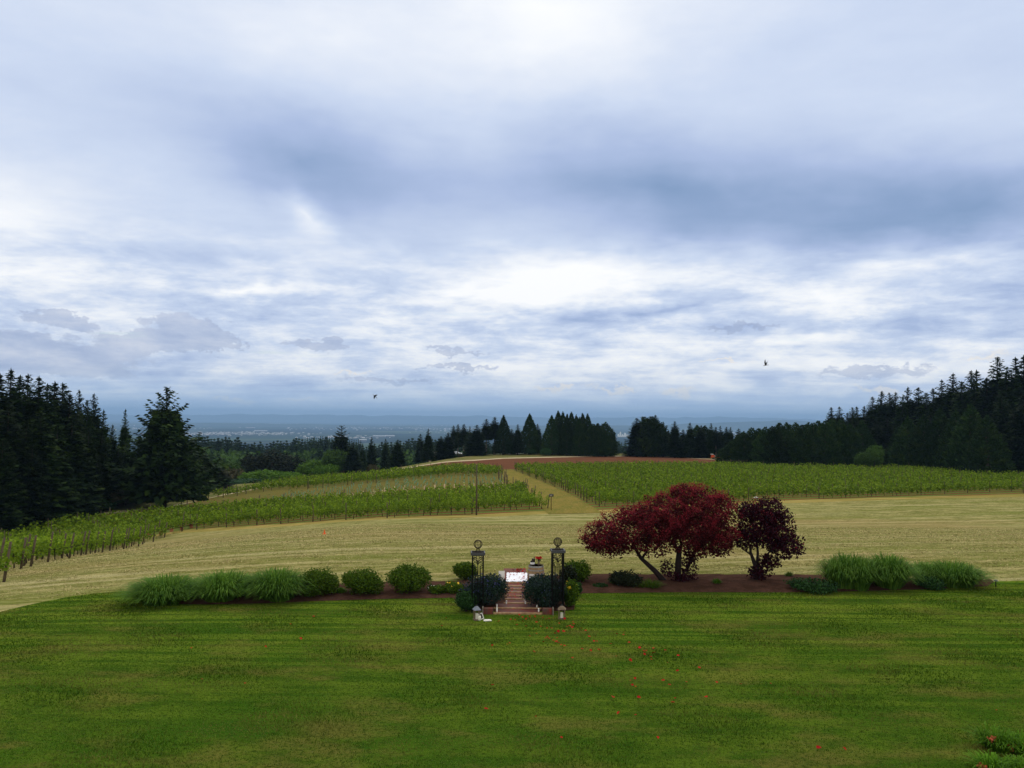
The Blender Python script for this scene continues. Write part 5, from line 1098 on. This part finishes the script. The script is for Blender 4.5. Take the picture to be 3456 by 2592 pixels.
# ------------------------------------------------------------------ red petals
def petal_mesh(sd, s=.044):
    r = random.Random(sd); b = MB(); V = [(0, -s, .004), (s * .7, -s * .3, .018), (s * .8, s * .5, .030), (0, s * .9, .022), (-s * .8, s * .5, .028), (-s * .7, -s * .3, .02), (0, 0, .006)]
    V = [(x + r.uniform(-.006, .006), y, z) for x, y, z in V]; b.add(V, [(6, 0, 1), (6, 1, 2), (6, 2, 3), (6, 3, 4), (6, 4, 5), (6, 5, 0)]); b.add([(x, y, z - .003) for x, y, z in V], [(6, 1, 0), (6, 2, 1), (6, 3, 2), (6, 4, 3), (6, 5, 4), (6, 0, 5)]); return b.mesh('rose_petal', M['red'], True)
PM = [petal_mesh(i) for i in range(5)]
Kc = 1300 / 2212.0
pets = [(180, 70), (155, 115), (485, 85), (480, 92), (545, 45), (575, 80), (618, 65), (620, 90), (660, 60), (665, 70), (700, 95), (725, 120), (755, 78), (770, 75), (785, 130), (805, 160), (825, 148), (760, 178), (755, 187), (765, 185), (748, 187), (772, 190), (818, 185), (740, 208), (818, 210), (825, 213), (812, 208), (543, 215), (530, 222), (445, 228), (855, 148), (875, 120), (890, 118), (910, 92), (910, 105), (955, 130), (970, 95), (980, 143), (860, 230), (685, 266), (905, 300), (962, 250), (1003, 178), (1030, 205), (1045, 205), (1060, 252), (1055, 254), (1010, 258), (1158, 162), (1200, 158), (1205, 152), (1200, 168), (1232, 210), (1228, 213), (1268, 242), (1290, 240), (1292, 244), (1315, 262), (1330, 258), (1325, 263), (1372, 272), (1370, 245), (1320, 280), (1355, 295), (1360, 310), (1157, 290), (1125, 220), (1440, 257), (1512, 287), (1450, 328), (1508, 376), (1633, 357), (1238, 315), (1238, 432), (1265, 420), (1250, 458), (1268, 466), (1425, 432), (1460, 457), (1562, 441), (1735, 442), (1870, 452), (2043, 449), (1137, 529), (1287, 530), (1493, 534), (1482, 560), (1672, 528), (447, 458), (410, 597), (695, 640), (842, 762), (1170, 620), (1268, 632), (1395, 762),
        (550, 80), (600, 52), (640, 75), (690, 62), (735, 68), (800, 70), (585, 110), (640, 118), (680, 130), (760, 128), (830, 100), (860, 75), (905, 125), (700, 160), (660, 175), (795, 200), (840, 225), (870, 232)]
pp = [(1400 + x * Kc, 2050 + y * Kc) for x, y in pets] + [(x * Kc, 2050 + y * Kc) for x, y in [(1800, 62), (1668, 105), (1100, 243), (1525, 236), (1727, 190), (1160, 425), (1407, 448)]] + [(2764, 2533), (2848, 2533), (3364, 2404), (2850, 2536)]
for (x, y) in pp:
    q = hit(x, y); o = link('rose_petal', PM[rv.randrange(5)], None, q + np.array([0, 0, .055])); o.rotation_euler = (rv.uniform(-.4, .4), rv.uniform(-.4, .4), rv.uniform(0, 6.28)); k = rv.uniform(.7, 1.5); o.scale = (k, k, k)
    tag(o, 'red rose petal lying on the mown lawn ' + ('close to the foot of the steps' if y < 2140 else ('in the drift towards the right' if x > 2050 else ('in the scatter below the steps' if y < 2250 else 'well forward of the steps'))), 'petal', 'rose petals on the lawn')
for i in range(46):
    on = i < 26; x = cx + rv.uniform(-.42, .42) * nar * 1.05; yy = land + (rv.uniform(.2, 2.05) if on else rv.uniform(2.25, 3.3)); o = link('rose_petal', PM[rv.randrange(5)], None, (x, yy, zlev + (.05 if on else .0))); o.rotation_euler = (0, 0, rv.uniform(0, 6.28)); k = rv.uniform(.7, 1.3) * (.8 if on else 1.4); o.scale = (k, k, k)
    tag(o, 'red rose petal on the ' + ('white cloth runner' if on else 'brick landing behind the cloth'), 'petal', 'rose petals on cloth and landing')
for i in range(40):
    k = rv.randrange(8); yy = s0[1] + rv.uniform(.1, yl0); w = wide if yy < s0[1] + 1.4 else nar; o = link('rose_petal', PM[rv.randrange(5)], None, (cx + rv.uniform(-.46, .46) * w, yy, .06 + .026 * (yy - s0[1]) / .56 + .03)); o.rotation_euler = (0, 0, rv.uniform(0, 6.28)); o.scale = (.8,) * 3
    tag(o, 'red rose petal scattered on the brick steps', 'petal', 'rose petals on the steps')

# ------------------------------------------------------------------ corner plant
def lily(x0, x1, yb, yt, label, n=130):
    o = grass_clump(x0, x1, yb, yt, label, n, 'lily', 'lily_leaves', .6, .016, None, None); loc = o.location.copy()
    e = empty('daylily', loc, 0, label, 'flowering plant', 'daylilies in the near corner'); o.parent = e; o.location = (0, 0, 0); o.name = 'leaves'
    for kk_ in ('label', 'category', 'group'):
        if kk_ in o: del o[kk_]
    r = np.random.default_rng(int(x0)); w = .35
    P = np.concatenate([np.array([r.uniform(-w, w), -r.uniform(.05, .35), r.uniform(.05, .3)]) + r.normal(0, .03, (22, 3)) for _ in range(4)]); V, F = leaves_at(P, .03, r, .7); link('blossoms', mesh_np('blossoms', V, F, M['orange']), e); return e
lily(3318, 3460, 2545, 2445, 'daylily clump with orange blooms in the lower right corner', 320)
lily(3410, 3540, 2560, 2470, 'daylily clump cut by the right edge of the view', 320)
lily(3310, 3440, 2625, 2545, 'daylily clump cut by the bottom edge of the view', 300)
lily(3420, 3560, 2640, 2550, 'daylily clump in the very corner of the view', 300)

# ------------------------------------------------------------------ birds
def bird(px, py, dist, span_px, pts_w, label, rz, roll):
    d = ray(px, py); q = np.array([0, 0, CAMZ]) + d * dist; u = span_px * dist / FPX
    b = MB(); b.tube([(-.5, 0, 0), (-.35, 0, .02), (0, 0, .03), (.3, 0, 0), (.62, 0, -.02)], [.02, .05, .075, .05, .03], 8)
    for sg, up in pts_w:
        w0 = [(-.14, 0, .04), (.14, 0, .04)]; tip = (0.15, sg * .45, .05 + up * .7); mid = [(-.10, sg * .25, .05 + up * .45), (.2, sg * .25, .04 + up * .42)]
        b.add([w0[0], w0[1], mid[1], mid[0]], [(0, 1, 2, 3)]); b.add([mid[0], mid[1], (.3, sg * .5, .03 + up * .95), tip], [(0, 1, 2, 3)])
        b.add([(x, y, z - .015) for x, y, z in [w0[0], w0[1], mid[1], mid[0]]], [(3, 2, 1, 0)]); b.add([(x, y, z - .015) for x, y, z in [mid[0], mid[1], (.3, sg * .5, .03 + up * .95), tip]], [(3, 2, 1, 0)])
    o = b.build('bird', M['bird'], None, q); o.scale = (u,) * 3; o.rotation_euler = (roll, 0, rz); tag(o, label, 'bird')
    return o
bo = bird(2584, 1233, 45, 17, [(-1, 1.0), (1, 1.15)], 'dark bird with raised wings gliding high on the right', math.pi * .04, 0); bo.rotation_euler = (.25, -.2, .15)
bo = bird(1265, 1337, 50, 17, [(-1, -.35), (1, .15)], 'small black bird with swept wings in front of low clouds at left', 0, 0); bo.rotation_euler = (1.0, .65, .1)

# ------------------------------------------------------------------ haze over the plain
hz = MB(); hz.box((0, 17000, 60), (110000, 34800, 470)); me = hz.mesh('haze', None) if False else None
hm = bpy.data.materials.new('haze'); hm.use_nodes = True; nt = hm.node_tree; nt.nodes.clear()
out = nt.nodes.new('ShaderNodeOutputMaterial'); pv_ = nt.nodes.new('ShaderNodeVolumePrincipled'); pv_.inputs['Color'].default_value = (0.36, 0.61, 1.0, 1); pv_.inputs['Density'].default_value = 7.5e-5; pv_.inputs['Anisotropy'].default_value = 0.0
nt.links.new(pv_.outputs[0], out.inputs['Volume'])
zb, zt = -200.0, 290.0
hz = MB(); hz.box((0, 16900, (zb + zt) / 2), (130000, 34400, zt - zb)); o = hz.build('haze', hm); tag(o, 'blue haze over the far plain', 'haze', None, 'stuff')
